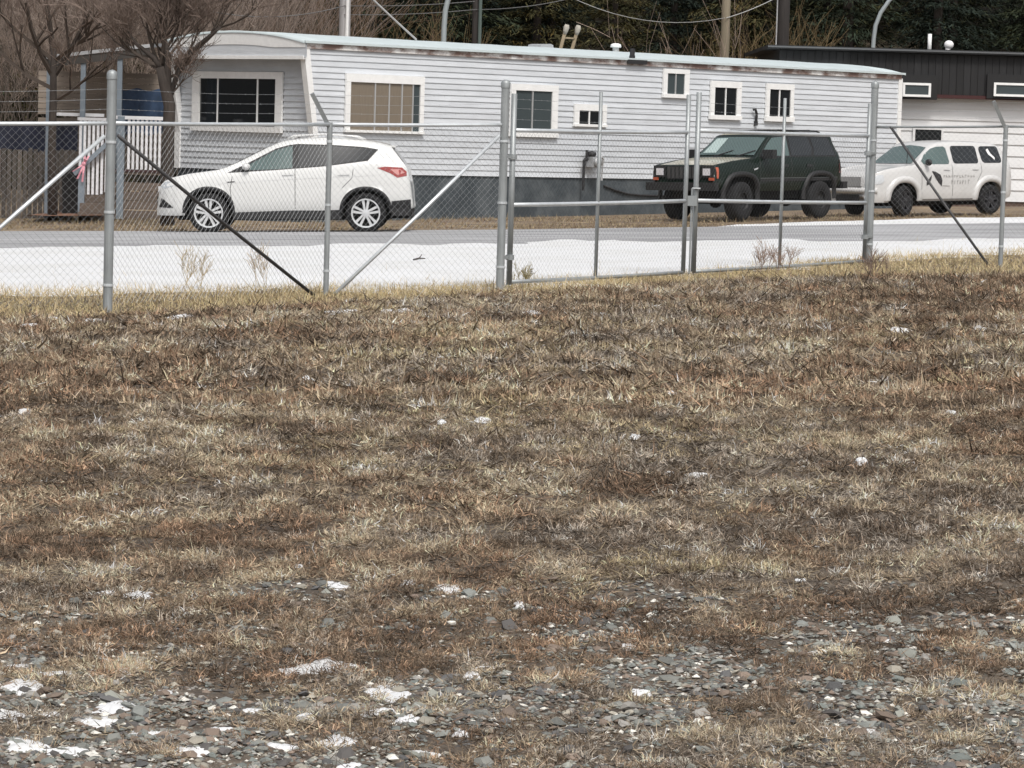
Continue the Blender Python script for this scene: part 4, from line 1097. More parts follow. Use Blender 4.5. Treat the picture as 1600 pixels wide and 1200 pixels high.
def wheel(parent, x, y, R, wd, rim_r, side, spokes, mrim, style='alloy', turn=0.0):
    T = Matrix.Translation((x, y, R)) @ Matrix.Rotation(turn, 4, 'Z') @ Matrix.Scale(side, 4, (0, 1, 0))
    w = MB().lathe([(0.001, -wd*.3), (rim_r * .9, -wd*.3), (rim_r*.9, wd*.05), (0.001, wd*.05)], 20, T).build('wheel', m_under, parent)
    tp = [(rim_r * .97, -wd*.5), (R - .05, -wd*.5), (R - .012, -wd*.42), (R, -wd*.28), (R, wd*.28), (R - .012, wd*.42), (R - .05, wd*.5), (rim_r + .015, wd*.5), (rim_r * .97, wd*.44), (rim_r*.97, -wd*.5)]
    MB().lathe(tp, 32, T).build('tyre', m_tyre, w, smooth=True)
    rb = MB().lathe([(rim_r * 1.0, wd*.42), (rim_r * 1.0, wd*.47), (rim_r * .90, wd*.46), (rim_r * .88, wd*.30), (rim_r * .90, wd*.1)], 32, T)
    if style == 'alloy':
        for i in range(spokes):
            for d in (-0.13, 0.13):
                t = 2 * math.pi * i / spokes + math.pi / 2
                a0 = Vector((0.045 * math.cos(t + d * 3), wd*.40, 0.045 * math.sin(t + d * 3))); tt = t + d * 1.55
                a1 = Vector((rim_r * .92 * math.cos(tt), wd*.40, rim_r * .92 * math.sin(tt)))
                n = Vector((-math.sin(t), 0, math.cos(t)))
                vs = [T @ (a0 + n*.018), T @ (a0 - n*.018), T @ (a1 - n*.024), T @ (a1 + n*.024)]
                vs += [T @ (Vector(p)) for p in ((a0 + n*.018 - Vector((0,.05,0))), (a0 - n*.018 - Vector((0,.05,0))), (a1 - n*.024 - Vector((0,.05,0))), (a1 + n*.024 - Vector((0,.05,0))))]
                rb.add(vs, [(0,1,2,3),(4,7,6,5),(0,4,5,1),(1,5,6,2),(2,6,7,3),(3,7,4,0)])
        rb.lathe([(0.06, wd*.36), (0.06, wd*.43), (0.001, wd*.45)], 16, T)
    else:
        rb.lathe([(rim_r*.9, wd*.25), (rim_r*.6, wd*.30), (rim_r*.55, wd*.22), (rim_r*.3, wd*.30), (0.001, wd*.33)], 24, T)
    rb.build('rim', mrim, w, smooth=(style != 'alloy'))
    return w
def car_matrix(front, rear, wd_in):
    """front and rear: where the near wheels touch the ground; the near side is the left one"""
    f = (front - rear); f.z = 0; f.normalize()
    n = GN.copy(); xdir = (f - n * f.dot(n)).normalized(); ydir = n.cross(xdir).normalized()
    mid = (front + rear) / 2; mid.z = zg(mid.x) + 0.005
    c = mid - ydir * wd_in
    return Matrix(((xdir.x, ydir.x, n.x, c.x), (xdir.y, ydir.y, n.y, c.y), (xdir.z, ydir.z, n.z, c.z), (0, 0, 0, 1)))

# ------------------------------------------------------------------ white SUV, side on
mt = car_matrix(G(330, 364.5), G(569, 364.5), 0.79)
suv = thing('parked_suv', 'shiny white SUV with chrome wheels parked across the end of the mobile home', 'SUV', mtx=mt)
WB = 1.355
top = [(-2.16, .40), (-2.155, .62), (-2.13, .80), (-2.09, 1.06), (-2.02, 1.20), (-1.80, 1.49), (-1.72, 1.535), (-1.55, 1.575), (-1.30, 1.615), (-.95, 1.645), (-.60, 1.66), (-.24, 1.645), (.0, 1.615), (.15, 1.58), (.36, 1.49), (.60, 1.37), (.85, 1.24), (1.08, 1.13), (1.22, 1.09), (1.40, 1.065), (1.757, 1.02), (2.0, .965), (2.14, .90), (2.21, .82), (2.26, .66), (2.285, .40)]
belt = [(-2.2, 1.06), (-1.57, 1.235), (-.65, 1.145), (.2, 1.08), (1.03, 1.03), (1.3, 1.0), (2.2, .80)]
wid = [(-2.16, .72), (-2.10, .80), (-1.95, .86), (-1.5, .90), (-.5, .915), (.8, .915), (1.6, .90), (1.9, .86), (2.1, .76), (2.22, .62), (2.285, .50)]
sill = [(-2.16, .42), (-1.9, .42), (-.9, .40), (.9, .345), (1.9, .30), (2.285, .30)]
cS = Car(top, belt, wid, sill, [(WB, .345, .415, 2.2), (-WB, .345, .415, 2.2)], 0.20, 0.42)
xs = sorted(set(list(np.linspace(-2.16, 2.285, 110)) + [c_ + d for c_ in (WB, -WB) for d in np.linspace(-.417, .417, 42)] + [2.2, 2.24, 2.27, -2.12, -2.14]))
cS.body(xs, m_wpaint, suv)
sd = side_map(cS, 0.004)
dlo = [(1.03, 1.035), (.63, 1.235), (.20, 1.455), (-.02, 1.515), (-.17, 1.535), (-.75, 1.52), (-1.30, 1.485), (-1.57, 1.44), (-1.39, 1.245), (-.65, 1.15), (.2, 1.085)]
patch('window_surround', dlo, side_map(cS, 0.003), m_plastic, suv)
patch('door_glass', [(.68, 1.085), (.64, 1.19), (.22, 1.42), (-.02, 1.49), (-.09, 1.50), (-.09, 1.12), (.2, 1.10)], side_map(cS, 0.007), m_cglass, suv)
patch('rear_door_glass', [(-.19, 1.125), (-.19, 1.51), (-.72, 1.498), (-.72, 1.172)], side_map(cS, 0.007), m_tint, suv)
patch('quarter_glass', [(-.78, 1.18), (-.78, 1.495), (-1.29, 1.462), (-1.50, 1.425), (-1.37, 1.27)], side_map(cS, 0.007), m_tint, suv)
patch('windscreen', [(1.07, -.66), (1.12, 0), (1.07, .66), (.40, .52), (.34, 0), (.40, -.52)], top_map(cS, 0.010), m_tint, suv, both=False)
patch('rear_glass', [(-2.03, -.60), (-2.03, .60), (-1.83, .52), (-1.83, -.52)], top_map(cS, 0.012), m_tint, suv, 0.06, both=False)
for x in (WB, -WB): arch_trim(cS, x, .345, .405, .055, 2.2, m_plastic, suv)
patch('rocker_panel', [(-.93, .24), (-.93, .425), (-.3, .40), (.93, .355), (.93, .24)], lambda x, z, s: (x, s * (cS.side_y(x, max(z, .42)) - .012 + .0), z), m_plastic, suv)
# lower bumper cladding front and rear
MB().box((-2.145, -.70, .25), (-1.78, .70, .44)).build('underbody', m_under, suv)
patch('rear_bumper_cladding', [(-2.13, .30), (-2.13, .58), (-1.80, .55), (-1.80, .30)], lambda x, z, s: (x, s * (cS.side_y(x, max(z, .43)) + .016), z), m_plastic, suv, .03)
MB().box((-1.76, -.62, .22), (1.9, .62, .80)).build('chassis', m_under, suv)
strip(cS, [(.93, .40), (.98, .75), (.93, 1.05)], .010, m_seam, suv, 'door_seam'); strip(cS, [(-.14, .42), (-.14, 1.12)], .010, m_seam, suv, 'door_seam')
strip(cS, [(-.95, .78), (-1.12, .95), (-1.16, 1.22)], .010, m_seam, suv, 'door_seam')
strip(cS, [(-1.55, 1.0), (.2, .92), (1.2, .85)], .012, m_seam if False else mat('paint_crease', (0.66, 0.66, 0.65), .4), suv, 'body_crease')
for x in (-.02, -.98): strip(cS, [(x - .10, 1.02), (x + .10, 1.015)], .028, m_wpaint, suv, 'door_handle', .022)
patch('tail_lamp', [(-1.55, 1.125), (-1.70, 1.145), (-1.98, 1.13), (-2.06, 1.06), (-2.06, .985), (-1.90, .955), (-1.80, 1.02)], side_map(cS, .006), m_red, suv)
patch('tail_lamp_lens', [(-1.78, 1.10), (-1.95, 1.10), (-2.03, 1.04), (-1.90, 1.00)], side_map(cS, .010), mat('pale_red_lens', (0.62, 0.28, 0.26), .15, coat=.5), suv)
patch('head_lamp', [(2.20, .80), (2.13, .875), (1.98, .90), (1.86, .89), (1.98, .80), (2.13, .77)], side_map(cS, .005), m_lens, suv)
patch('grille', [(2.245, .44), (2.19, .60), (2.15, .58), (1.98, .45), (1.98, .43)], side_map(cS, .005), m_plastic, suv)
patch('vent_badge', [(1.02, .865), (.90, .875), (.90, .895), (1.03, .885)], side_map(cS, .005), m_plastic, suv)
MB().box((2.24, -.40, .42), (2.292, .40, .62)).build('lower_grille', m_plastic, suv); MB().box((2.20, -.45, .70), (2.268, .45, .80)).build('upper_grille', m_chrome, suv)
for s in (1, -1):
    MB().ball((.70, s * (cS.side_y(.70, 1.12) + .10), 1.145), .10, 12, 8, (.75, .95, .62)).build('mirror', m_wpaint, suv, smooth=True)
    MB().tube([(-1.3, s * .58, 1.60), (-1.15, s * .585, 1.665), (-.6, s * .585, 1.70), (-.1, s * .58, 1.675), (.02, s * .575, 1.62)], .016, 8).build('roof_rail', m_wpaint, suv, smooth=True)
    for x in (WB, -WB): wheel(suv, x, s * .79, .345, .235, .252, s, 5, m_chrome)
MB().box((-1.86, -.55, 1.475), (-1.70, .55, 1.505)).build('spoiler', m_wpaint, suv)

# ------------------------------------------------------------------ dark green boxy SUV
mt = car_matrix(G(1152, 345.5), G(1276, 341.5), 0.76)
jp = thing('parked_suv', 'boxy dark green SUV on big tyres parked along the mobile home', 'SUV', mtx=mt)
WB = 1.29; AZ = .40
top = [(-2.10, .66), (-2.09, 1.10), (-2.03, 1.30), (-1.90, 1.66), (-1.84, 1.715), (-1.5, 1.745), (-.6, 1.76), (-.2, 1.745), (.05, 1.715), (.16, 1.69), (.22, 1.65), (.72, 1.27), (.80, 1.24), (1.4, 1.185), (1.95, 1.11), (2.03, 1.09), (2.055, 1.05), (2.06, .70)]
belt = [(-2.1, 1.235), (.75, 1.22), (2.06, 1.07)]
wid = [(-2.10, .80), (-2.04, .84), (-1.8, .86), (.7, .86), (1.6, .83), (2.0, .80), (2.06, .785)]
sill = [(-2.1, .66), (-1.7, .62), (-.8, .58), (.8, .58), (1.7, .60), (2.06, .66)]
cJ = Car(top, belt, wid, sill, [(WB, AZ, .50, 3.0), (-WB, AZ, .49, 3.0)], 0.115, 0.42, roofr=.075, crown=.02)
xs = sorted(set(list(np.linspace(-2.10, 2.06, 100)) + [c_ + d for c_ in (WB, -WB) for d in np.linspace(-.502, .502, 44)] + [2.04, 2.05, -2.08]))
cJ.body(xs, m_gpaint, jp)
patch('window_surround', [(.70, 1.25), (.18, 1.655), (-.05, 1.68), (-1.72, 1.665), (-1.92, 1.25)], side_map(cJ, .003), m_plastic, jp)
patch('door_glass', [(.62, 1.275), (.16, 1.63), (-.02, 1.65), (-.30, 1.65), (-.30, 1.275)], side_map(cJ, .008), m_cglass, jp)
patch('rear_door_glass', [(-.37, 1.275), (-.37, 1.65), (-1.02, 1.645), (-1.10, 1.42), (-1.02, 1.275)], side_map(cJ, .008), m_tint, jp)
patch('quarter_glass', [(-1.12, 1.275), (-1.17, 1.40), (-1.12, 1.64), (-1.70, 1.63), (-1.86, 1.275)], side_map(cJ, .008), m_tint, jp)
patch('windscreen', [(.70, -.69), (.70, .69), (.24, .625), (.24, -.625)], top_map(cJ, .016), m_cglass, jp, .08, both=False)
patch('sun_shade', [(.66, -.62), (.66, -.30), (.28, -.28), (.28, -.56)], top_map(cJ, .024), m_cglass2, jp, .08, both=False)
patch('rear_glass', [(-2.03, -.62), (-2.03, .62), (-1.92, .56), (-1.92, -.56)], top_map(cJ, .03), m_tint, jp, .05, both=False)
m_cream = mat('pale_cream_paint', (0.50, 0.475, 0.385), 0.35, coat=.5, var=.2, vscale=2.5)  # pale cream paint of the hood and roof panels
patch('hood_panel', [(.80, -.72), (.80, .72), (1.98, .66), (1.98, -.66)], top_map(cJ, .006), m_cream, jp, .1, both=False)
patch('roof_panel', [(.14, -.60), (.14, .60), (-1.75, .60), (-1.75, -.60)], top_map(cJ, .006), m_cream, jp, .1, both=False)
for x in (WB, -WB): arch_trim(cJ, x, AZ, .49, .085, 3.0, m_plastic, jp, .055)
strip(cJ, [(-1.9, .80), (.72, .80)], .06, m_plastic, jp, 'side_moulding', .014)
strip(cJ, [(-1.9, .835), (.72, .835)], .012, mat('moulding_edge', (.10, .11, .11), .4), jp, 'moulding_edge', .018)
for x in (.70, -.34): strip(cJ, [(x, .62), (x, 1.23)], .012, m_seam, jp, 'door_seam')
strip(cJ, [(-1.0, .80), (-1.12, 1.23)], .012, m_seam, jp, 'door_seam')
for x in (-.12, -.92): strip(cJ, [(x - .09, 1.08), (x + .09, 1.08)], .05, m_plastic, jp, 'door_handle', .02)
patch('badge', [(.92, 1.02), (.78, 1.05), (.79, 1.02), (.90, .99)], side_map(cJ, .012), m_chrome, jp)
patch('tail_lamp', [(-1.96, .92), (-1.96, 1.18), (-2.075, 1.16), (-2.085, .92)], side_map(cJ, .01), m_red, jp)
MB().box((-1.62, -.56, .42), (1.72, .56, 1.0)).build('chassis', m_under, jp)
gr = MB().box((2.055, -.42, .82), (2.075, .42, 1.08)).build('grille', m_plastic, jp)
for i in range(8):
    y = -.36 + i * .103
    MB().box((2.072, y - .034, .84), (2.086, y + .034, 1.06)).build('grille_slot', mat('grille_slat', (.05, .05, .05), .5), gr)
for s in (1, -1):
    hl = MB().box((2.05, s*.60 - .15, .86), (2.08, s*.60 + .15, 1.09)).build('lamp_bezel', m_plastic, jp)
    MB().box((2.075, s*.585 - .085, .90), (2.098, s*.585 + .085, 1.035)).build('head_lamp', mat('bright_lamp_lens', (.80, .80, .85), .1, .2, coat=.8), hl)
    MB().box((2.045, s*.70 - .06, .80), (2.09, s*.70 + .06, .855)).build('park_lamp', m_amber, hl)
    patch('side_marker', [(2.035, .84), (2.035, 1.06), (1.97, 1.06), (1.99, .84)], lambda x, z, q, s=s: (x, s * (cJ.side_y(x, z) + .012), z), m_amber, jp, both=False)
    MB().box((.50, s * .87 - .02 if s > 0 else -.87 - .24, 1.22), (.64, s * .87 + .24 if s > 0 else -.87 + .02, 1.40)).build('mirror', m_plastic, jp)
    MB().tube([(-1.6, s*.60, 1.74), (-1.5, s*.60, 1.765), (-.2, s*.60, 1.785), (.0, s*.60, 1.72)], .018, 8).build('roof_rail', m_plastic, jp, smooth=True)
    for x in (WB, -WB): wheel(jp, x, s * .76, .385, .27, .19, s, 5, m_plastic, 'steel', 0.12 if x > 0 else 0)
MB().box((2.05, -.86, .60), (2.19, .86, .76)).build('front_bumper', m_plastic, jp)
MB().tube([(2.14, -.87, .68), (2.14, .87, .68)], .05, 8).build('bumper_end', m_plastic, jp)
MB().box((-2.24, -.86, .60), (-2.09, .86, .74)).build('rear_bumper', m_plastic, jp)
MB().tube([(1.30, -.76, .385), (1.30, .76, .385)], .06, 8).ball((1.30, .2, .385), .14, 10, 8).build('front_axle', m_under, jp)
MB().tube([(-1.29, -.76, .385), (-1.29, .76, .385)], .06, 8).ball((-1.29, 0, .385), .15, 10, 8).build('rear_axle', m_under, jp)
MB().tube([(.0, -.58, 1.775), (.0, .58, 1.775)], .02, 8).build('rack_bar', m_plastic, jp); MB().tube([(-1.3, -.58, 1.775), (-1.3, .58, 1.775)], .02, 8).build('rack_bar', m_plastic, jp)
for y in (-.25, .3): MB().tube([(.80, y, 1.26), (.60, y + .35, 1.385)], .012, 6).build('wiper', m_plastic, jp)

# ------------------------------------------------------------------ rounded white wagon with lettering
mt = car_matrix(G(1417, 338), G(1539, 335.5), 0.75) @ Matrix.Scale(0.955, 4)
hh = thing('parked_wagon', 'rounded white wagon with dark lettering on its door near the fence brace', 'car', mtx=mt)
WB = 1.315
top = [(-2.10, .42), (-2.09, .80), (-2.06, 1.05), (-2.00, 1.28), (-1.92, 1.46), (-1.82, 1.55), (-1.6, 1.605), (-1.1, 1.64), (-.4, 1.655), (.0, 1.64), (.2, 1.61), (.34, 1.55), (.62, 1.36), (.92, 1.15), (1.02, 1.115), (1.4, 1.085), (1.8, 1.03), (2.0, .97), (2.12, .89), (2.19, .75), (2.22, .45)]
belt = [(-2.24, 1.10), (1.0, 1.085), (2.22, .95)]
wid = [(-2.10, .66), (-2.06, .74), (-1.92, .80), (-1.6, .835), (.8, .835), (1.5, .83), (1.9, .78), (2.1, .70), (2.2, .58), (2.22, .52)]
sill = [(-2.10, .40), (-1.9, .36), (-.9, .32), (.9, .32), (1.8, .30), (2.22, .30)]
cH = Car(top, belt, wid, sill, [(WB, .335, .415, 2.3), (-WB, .335, .415, 2.3)], 0.15, 0.42, roofr=.13, crown=.035)
xs = sorted(set(list(np.linspace(-2.10, 2.22, 100)) + [c_ + d for c_ in (WB, -WB) for d in np.linspace(-.417, .417, 42)] + [2.15, 2.2, -2.08]))
cH.body(xs, m_wpaint2, hh)
def rr(x0, x1, z0, z1, r=.05, sx=0.0):
    pts = []
    for (cx, cz, a) in ((x1 - r, z1 - r, 0), (x0 + r, z1 - r, 90), (x0 + r, z0 + r, 180), (x1 - r, z0 + r, 270)):
        for k in range(4):
            t = math.radians(a + k * 30); pts.append((cx + r * math.cos(t) + sx * (cz - z0), cz + r * math.sin(t)))
    return pts
patch('door_glass', [(.70, 1.13), (.74, 1.20), (.58, 1.33), (.36, 1.47), (.22, 1.51), (.0, 1.52), (-.06, 1.48), (-.08, 1.18), (-.04, 1.13)], side_map(cH, .006), m_cglass, hh)
patch('rear_door_glass', rr(-.98, -.20, 1.14, 1.53, .07), side_map(cH, .006), m_tint, hh)
patch('quarter_glass', rr(-1.74, -1.10, 1.15, 1.52, .09, .10), side_map(cH, .006), m_tint, hh)
patch('sticker', [(-1.50, 1.21), (-1.44, 1.27), (-1.34, 1.34), (-1.30, 1.44), (-1.37, 1.47), (-1.42, 1.36), (-1.52, 1.27)], side_map(cH, .010), m_white, hh)
patch('windscreen', [(.92, -.62), (.97, 0), (.92, .62), (.40, .53), (.36, 0), (.40, -.53)], top_map(cH, .012), m_cglass, hh, .08, both=False)
patch('rear_glass', [(-2.04, -.5), (-2.04, .5), (-1.94, .45), (-1.94, -.45)], top_map(cH, .03), m_tint, hh, .05, both=False)
for x in (WB, -WB): arch_trim(cH, x, .335, .41, .13, 2.3, m_wpaint2, hh, .045, name='fender_flare')
strip(cH, [(-.86, .345), (.86, .345)], .05, mat('sill_moulding', (.20, .19, .18), .6), hh, 'side_moulding', .008)
for x in (.80, -.14): strip(cH, [(x, .36), (x, 1.12)], .010, m_seam, hh, 'door_seam')
strip(cH, [(-.9, .75), (-1.04, .95), (-1.04, 1.14)], .010, m_seam, hh, 'door_seam')
for x in (.04, -.84): strip(cH, [(x - .09, 1.02), (x + .09, 1.02)], .03, m_wpaint2, hh, 'door_handle', .025)
# wing shaped emblem and two lines of lettering on the front door
patch('emblem', [(.50, .98), (.40, .97), (.24, .90), (.18, .78), (.20, .64), (.30, .72), (.40, .84)], side_map(cH, .006), m_decal, hh)
patch('emblem', [(.66, .66), (.58, .69), (.52, .80), (.50, .90), (.58, .82), (.66, .74)], side_map(cH, .006), m_decal, hh)
rr_ = random.Random(3)
for (xa, xb, zc, hgt) in ((.14, -.80, .86, .05), (-.10, -.66, .73, .085)):
    x = xa
    while x > xb:
        w = rr_.uniform(.045, .075)
        strip(cH, [(x, zc - hgt/2), (x - .008, zc + hgt/2)], .015, m_decal2, hh, 'letter', .006)
        if rr_.random() < .7: strip(cH, [(x, zc + rr_.choice((-.5, 0, .5)) * hgt), (x - w * .7, zc + rr_.choice((-.5, 0, .5)) * hgt)], .014, m_decal2, hh, 'letter', .006)
        x -= w + .02
strip(cH, [(.18, .655), (-.05, .645)], .014, m_decal2, hh, 'letter', .006)
MB().box((-1.75, -.56, .22), (1.75, .56, .85)).build('chassis', m_under, hh)
# face: lamps, chrome grille and bumper
for s in (1, -1):
    patch('head_lamp', [(2.13, .70), (2.12, .82), (2.02, .90), (1.90, .90), (1.88, .78), (1.96, .70)], lambda x, z, q, s=s: (x, s * (cH.side_y(x, z) + .008), z), m_lens, hh, .06, both=False)
    MB().ball((.66, s * (cH.side_y(.66, 1.1) + .10), 1.17), .10, 10, 8, (.6, .95, .75)).build('mirror', m_plastic, hh, smooth=True)
    for x in (WB, -WB): wheel(hh, x, s * .75, .335, .225, .215, s, 5, mat('dark_steel_rim', (.05, .05, .055), .5, .4), 'alloy' if x < 0 else 'alloy', 0.30 if x > 0 else 0)
MB().box((2.185, -.42, .66), (2.235, .42, .86)).build('grille', m_alu, hh)
MB().tube([(2.02, -.72, .56), (2.18, -.55, .56), (2.25, 0, .56), (2.18, .55, .56), (2.02, .72, .56)], .07, 8).build('front_bumper', m_wpaint2, hh, smooth=True)
MB().box((2.16, -.36, .30), (2.235, .36, .47)).build('lower_grille', m_plastic, hh)
MB().tube([(1.0, .55, 1.14), (.96, .56, 1.50)], .008, 6).build('aerial', m_plastic, hh)
# ================================================================== trees, poles and wires
m_bark = mat('dark_bark', (0.050, 0.040, 0.034), 0.95, var=0.35, vscale=8, stretch=(2, 2, .4), bump=.6, bscale=14)
m_twig = mat('bare_twigs', (0.17, 0.125, 0.10), 0.9, attr='tint', spec=.2)
def branch_mesh(base, h, r0, spread, depth, seed, kids=(3, 5), upb=0.45, gn=5, minr=0.004, trunk_end=0.4, shrink=0.68):
    """limbs as tapering three or four sided tubes; returns trunk MB and (verts, tris, cols) of the crown"""
    R = random.Random(seed); trunk = MB(); V = []; T = []; Cc = []
    def seg(p0, p1, ra, rb, col):
        d = (p1 - p0).normalized(); a = d.orthogonal().normalized(); b = d.cross(a)
        k = len(V)
        for p, r in ((p0, ra), (p1, rb)):
            for q in range(3):
                t = 2.094 * q; V.append(p + (a * math.cos(t) + b * math.sin(t)) * r); Cc.append(col)
        for q in range(3):
            q2 = (q + 1) % 3; T.append((k+q, k+q2, k+3+q2)); T.append((k+q, k+3+q2, k+3+q))
    def grow(p, d, L, r, lev):
        n = 3 if lev < depth else 2; pts = [p]
        q = p.copy(); dd = d.copy(); rs = [r]
        for i in range(n):
            dd = (dd + Vector((R.uniform(-1, 1), R.uniform(-1, 1), R.uniform(-1, 1))) * 0.22 + Vector((0, 0, 0.07))).normalized()
            q = q + dd * L / n; pts.append(q.copy()); rs.append(max(minr, r * (1 - (i + 1) / n * 0.45)))
        g = R.uniform(.7, 1.25)
        col = (0.205 * g, 0.158 * g, 0.132 * g) if lev >= 3 else (0.085 * g, 0.068 * g, 0.057 * g)
        for i in range(n): seg(pts[i], pts[i+1], rs[i], rs[i+1], col)
        if lev < depth:
            for c in range(R.randint(*kids)):
                t = R.uniform(.3, 1.0); i = min(n - 1, int(t * n)); o = pts[i].lerp(pts[i+1], t * n - i)
                ax = Vector((R.uniform(-1, 1), R.uniform(-1, 1), R.uniform(-.4, 1))).normalized()
                nd = (dd * (1 - spread) + ax * spread + Vector((0, 0, upb * .2))).normalized()
                grow(o, nd, L * R.uniform(shrink - .14, shrink + .14), max(minr, rs[i] * .58), lev + 1)
    return grow, seg, trunk, V, T, Cc, R
def tree_obj(name, label, cat, base, trunk_pts, trunk_r, limbs, depth, seed, kids, spread, group=None, minr=.004, tname='trunk', shrink=.68):
    o = thing(name, label, cat, base, group=group)
    grow, seg, tb, V, T, Cc, R = branch_mesh(base, 0, 0, spread, depth, seed, kids, minr=minr, shrink=shrink)
    if trunk_pts: MB().tube(trunk_pts, trunk_r, 10).build(tname, m_bark, o, True, smooth=True)
    for (p, d, L, r) in limbs: grow(Vector(p), Vector(d).normalized(), L, r, 1)
    v = np.array([tuple(q - Vector(base)) for q in V]); t = np.array(T)
    np_obj('crown', v, t, m_twig, o, np.array(Cc))
    return o
# bare tree in front of the home's near corner
ty = 60.5
def tp(px, py, y=ty): return P(px, py, y)
b0 = tp(262, 330); b0.z = zg(b0.x)
trunk = [b0, tp(262, 270), tp(263, 215), tp(265, 165), tp(257, 130), tp(250, 105)]
limbs = [(tp(255, 125), (-.15, .1, 1), .8, .05), (tp(250, 105), (-.55, .2, 1), .9, .045), (tp(250, 105), (.25, -.2, 1), .9, .05), (tp(263, 120), (1.0, 0, .25), .3, .04),
         (tp(290, 92), (1.0, .1, .75), .9, .035), (tp(286, 98), (.5, -.2, 1.3), .7, .03), (tp(262, 155), (.9, -.1, .75), .5, .025), (tp(250, 105), (-1.0, -.2, .35), .9, .035),
         (tp(246, 108), (-.9, .5, .8), .9, .035), (tp(310, 70), (1.2, 0, .55), .9, .03), (tp(254, 100), (.1, .4, 1.2), .9, .04), (tp(258, 80), (.7, .3, 1), .9, .035),
         (tp(345, 42), (1, 0, .4), .8, .025), (tp(330, 52), (.4, .2, 1), .7, .025), (tp(258, 60), (-.6, 0, 1), .8, .035), (tp(258, 60), (.6, .2, 1), .8, .035), (tp(240, 90), (-1, 0, .1), .9, .03), (tp(262, 90), (.5, -.3, .6), .7, .03)]
o = tree_obj('bare_tree', 'leafless tree with a dark trunk at the near corner of the mobile home', 'tree', b0, trunk, [.14, .125, .115, .115, .11, .075], limbs, 5, 5, (3, 5), .55, minr=.0042, shrink=.74)
MB().tube([tp(264, 158), tp(276, 118), tp(290, 92), tp(310, 70), tp(345, 42)], [.055, .047, .042, .035, .024], 8).build('limb', m_bark, o, True, smooth=True)
MB().tube([tp(264, 165), tp(262, 130), tp(262, 95), tp(258, 60)], [.09, .075, .06, .038], 8).build('limb', m_bark, o, True, smooth=True)
MB().tube([tp(250, 106), tp(240, 90), tp(215, 70), tp(190, 40)], [.06, .05, .035, .02], 8).build('limb', m_bark, o, True, smooth=True)
# second bare tree by the porch
y2 = 64.5
b1 = P(82, 335, y2); b1.z = zg(b1.x)
limbs = [(P(84, 120, y2), (-.5, 0, 1), 1.6, .07), (P(84, 120, y2), (.5, .2, 1), 1.5, .065), (P(83, 80, y2), (-.1, .2, 1), 1.8, .07), (P(84, 140, y2), (-1, 0, .6), 1.5, .05), (P(82, 160, y2), (.9, 0, .7), 1.2, .045), (P(84, 95, y2), (.9, -.2, .9), 1.4, .05), (P(84, 95, y2), (-1, -.2, .7), 1.6, .05)]
tree_obj('bare_tree', 'leafless tree with a thin black trunk beside the porch posts', 'tree', b1, [b1, P(81, 240, y2), P(83, 160, y2), P(84, 70, y2)], [.10, .085, .075, .06], limbs, 5, 9, (3, 5), .5, minr=.0045)

# brush: leafless shrubs behind porch and home
def shrub(label, px, py_top, y, hgt, seed, tintv, stems=10, cat='shrub', group=None, depth=4, kids=(3, 4)):
    p = P(px, 300, y); base = Vector((p.x, y, zg(p.x)))
    o = thing('bare_shrub', label, cat, base, group=group)
    grow, seg, tb, V, T, Cc, R = branch_mesh(base, 0, 0, .45, depth, seed, kids, minr=.005, shrink=.66)
    for i in range(stems):
        a = R.uniform(0, 6.28); s = R.uniform(0, .7)
        grow(base + Vector((math.cos(a) * s, math.sin(a) * s, 0)), Vector((math.cos(a) * .35, math.sin(a) * .35, 1)), hgt * R.uniform(.42, .6), .02, 1)
    v = np.array([tuple(q - base) for q in V]); c = np.array(Cc) * np.array(tintv)
    np_obj('stems', v, np.array(T), m_twig, o, c)
    return o
brown = (1.6, 1.7, 1.75); ochre = (1.0, .95, .62); pale = (1.9, 1.9, 1.85); rust = (1.15, 1.05, .90)
G1 = 'leafless brush behind the porch'
for i, (px, y, h, tn) in enumerate(((-40, 80, 7.5, brown), (15, 86, 8, brown), (70, 82, 7.5, brown), (125, 88, 8.5, brown), (175, 82, 7.5, brown), (225, 87, 8, brown), (275, 83, 7.5, brown), (325, 88, 8.5, brown), (375, 85, 7.5, brown), (425, 90, 8.5, rust))):
    shrub('tall grey brown leafless brush filling the gap above the porch', px, 0, y, h, 40 + i, tn, 16, group=G1, kids=(4, 4))
shrub('rust coloured brush left of the pale utility pole', 462, 40, 88, 5.2, 61, rust, 18)
shrub('ochre leafless shrub below the slanting cable', 615, 30, 92, 5.0, 62, ochre, 18)
shrub('pale bare shrub rising behind the roof left of the tan pole', 1070, 20, 84, 5.2, 63, pale, 8, depth=3)
shrub('yellowish brush right of the tan utility pole', 1180, 30, 95, 5.4, 64, ochre, 14)

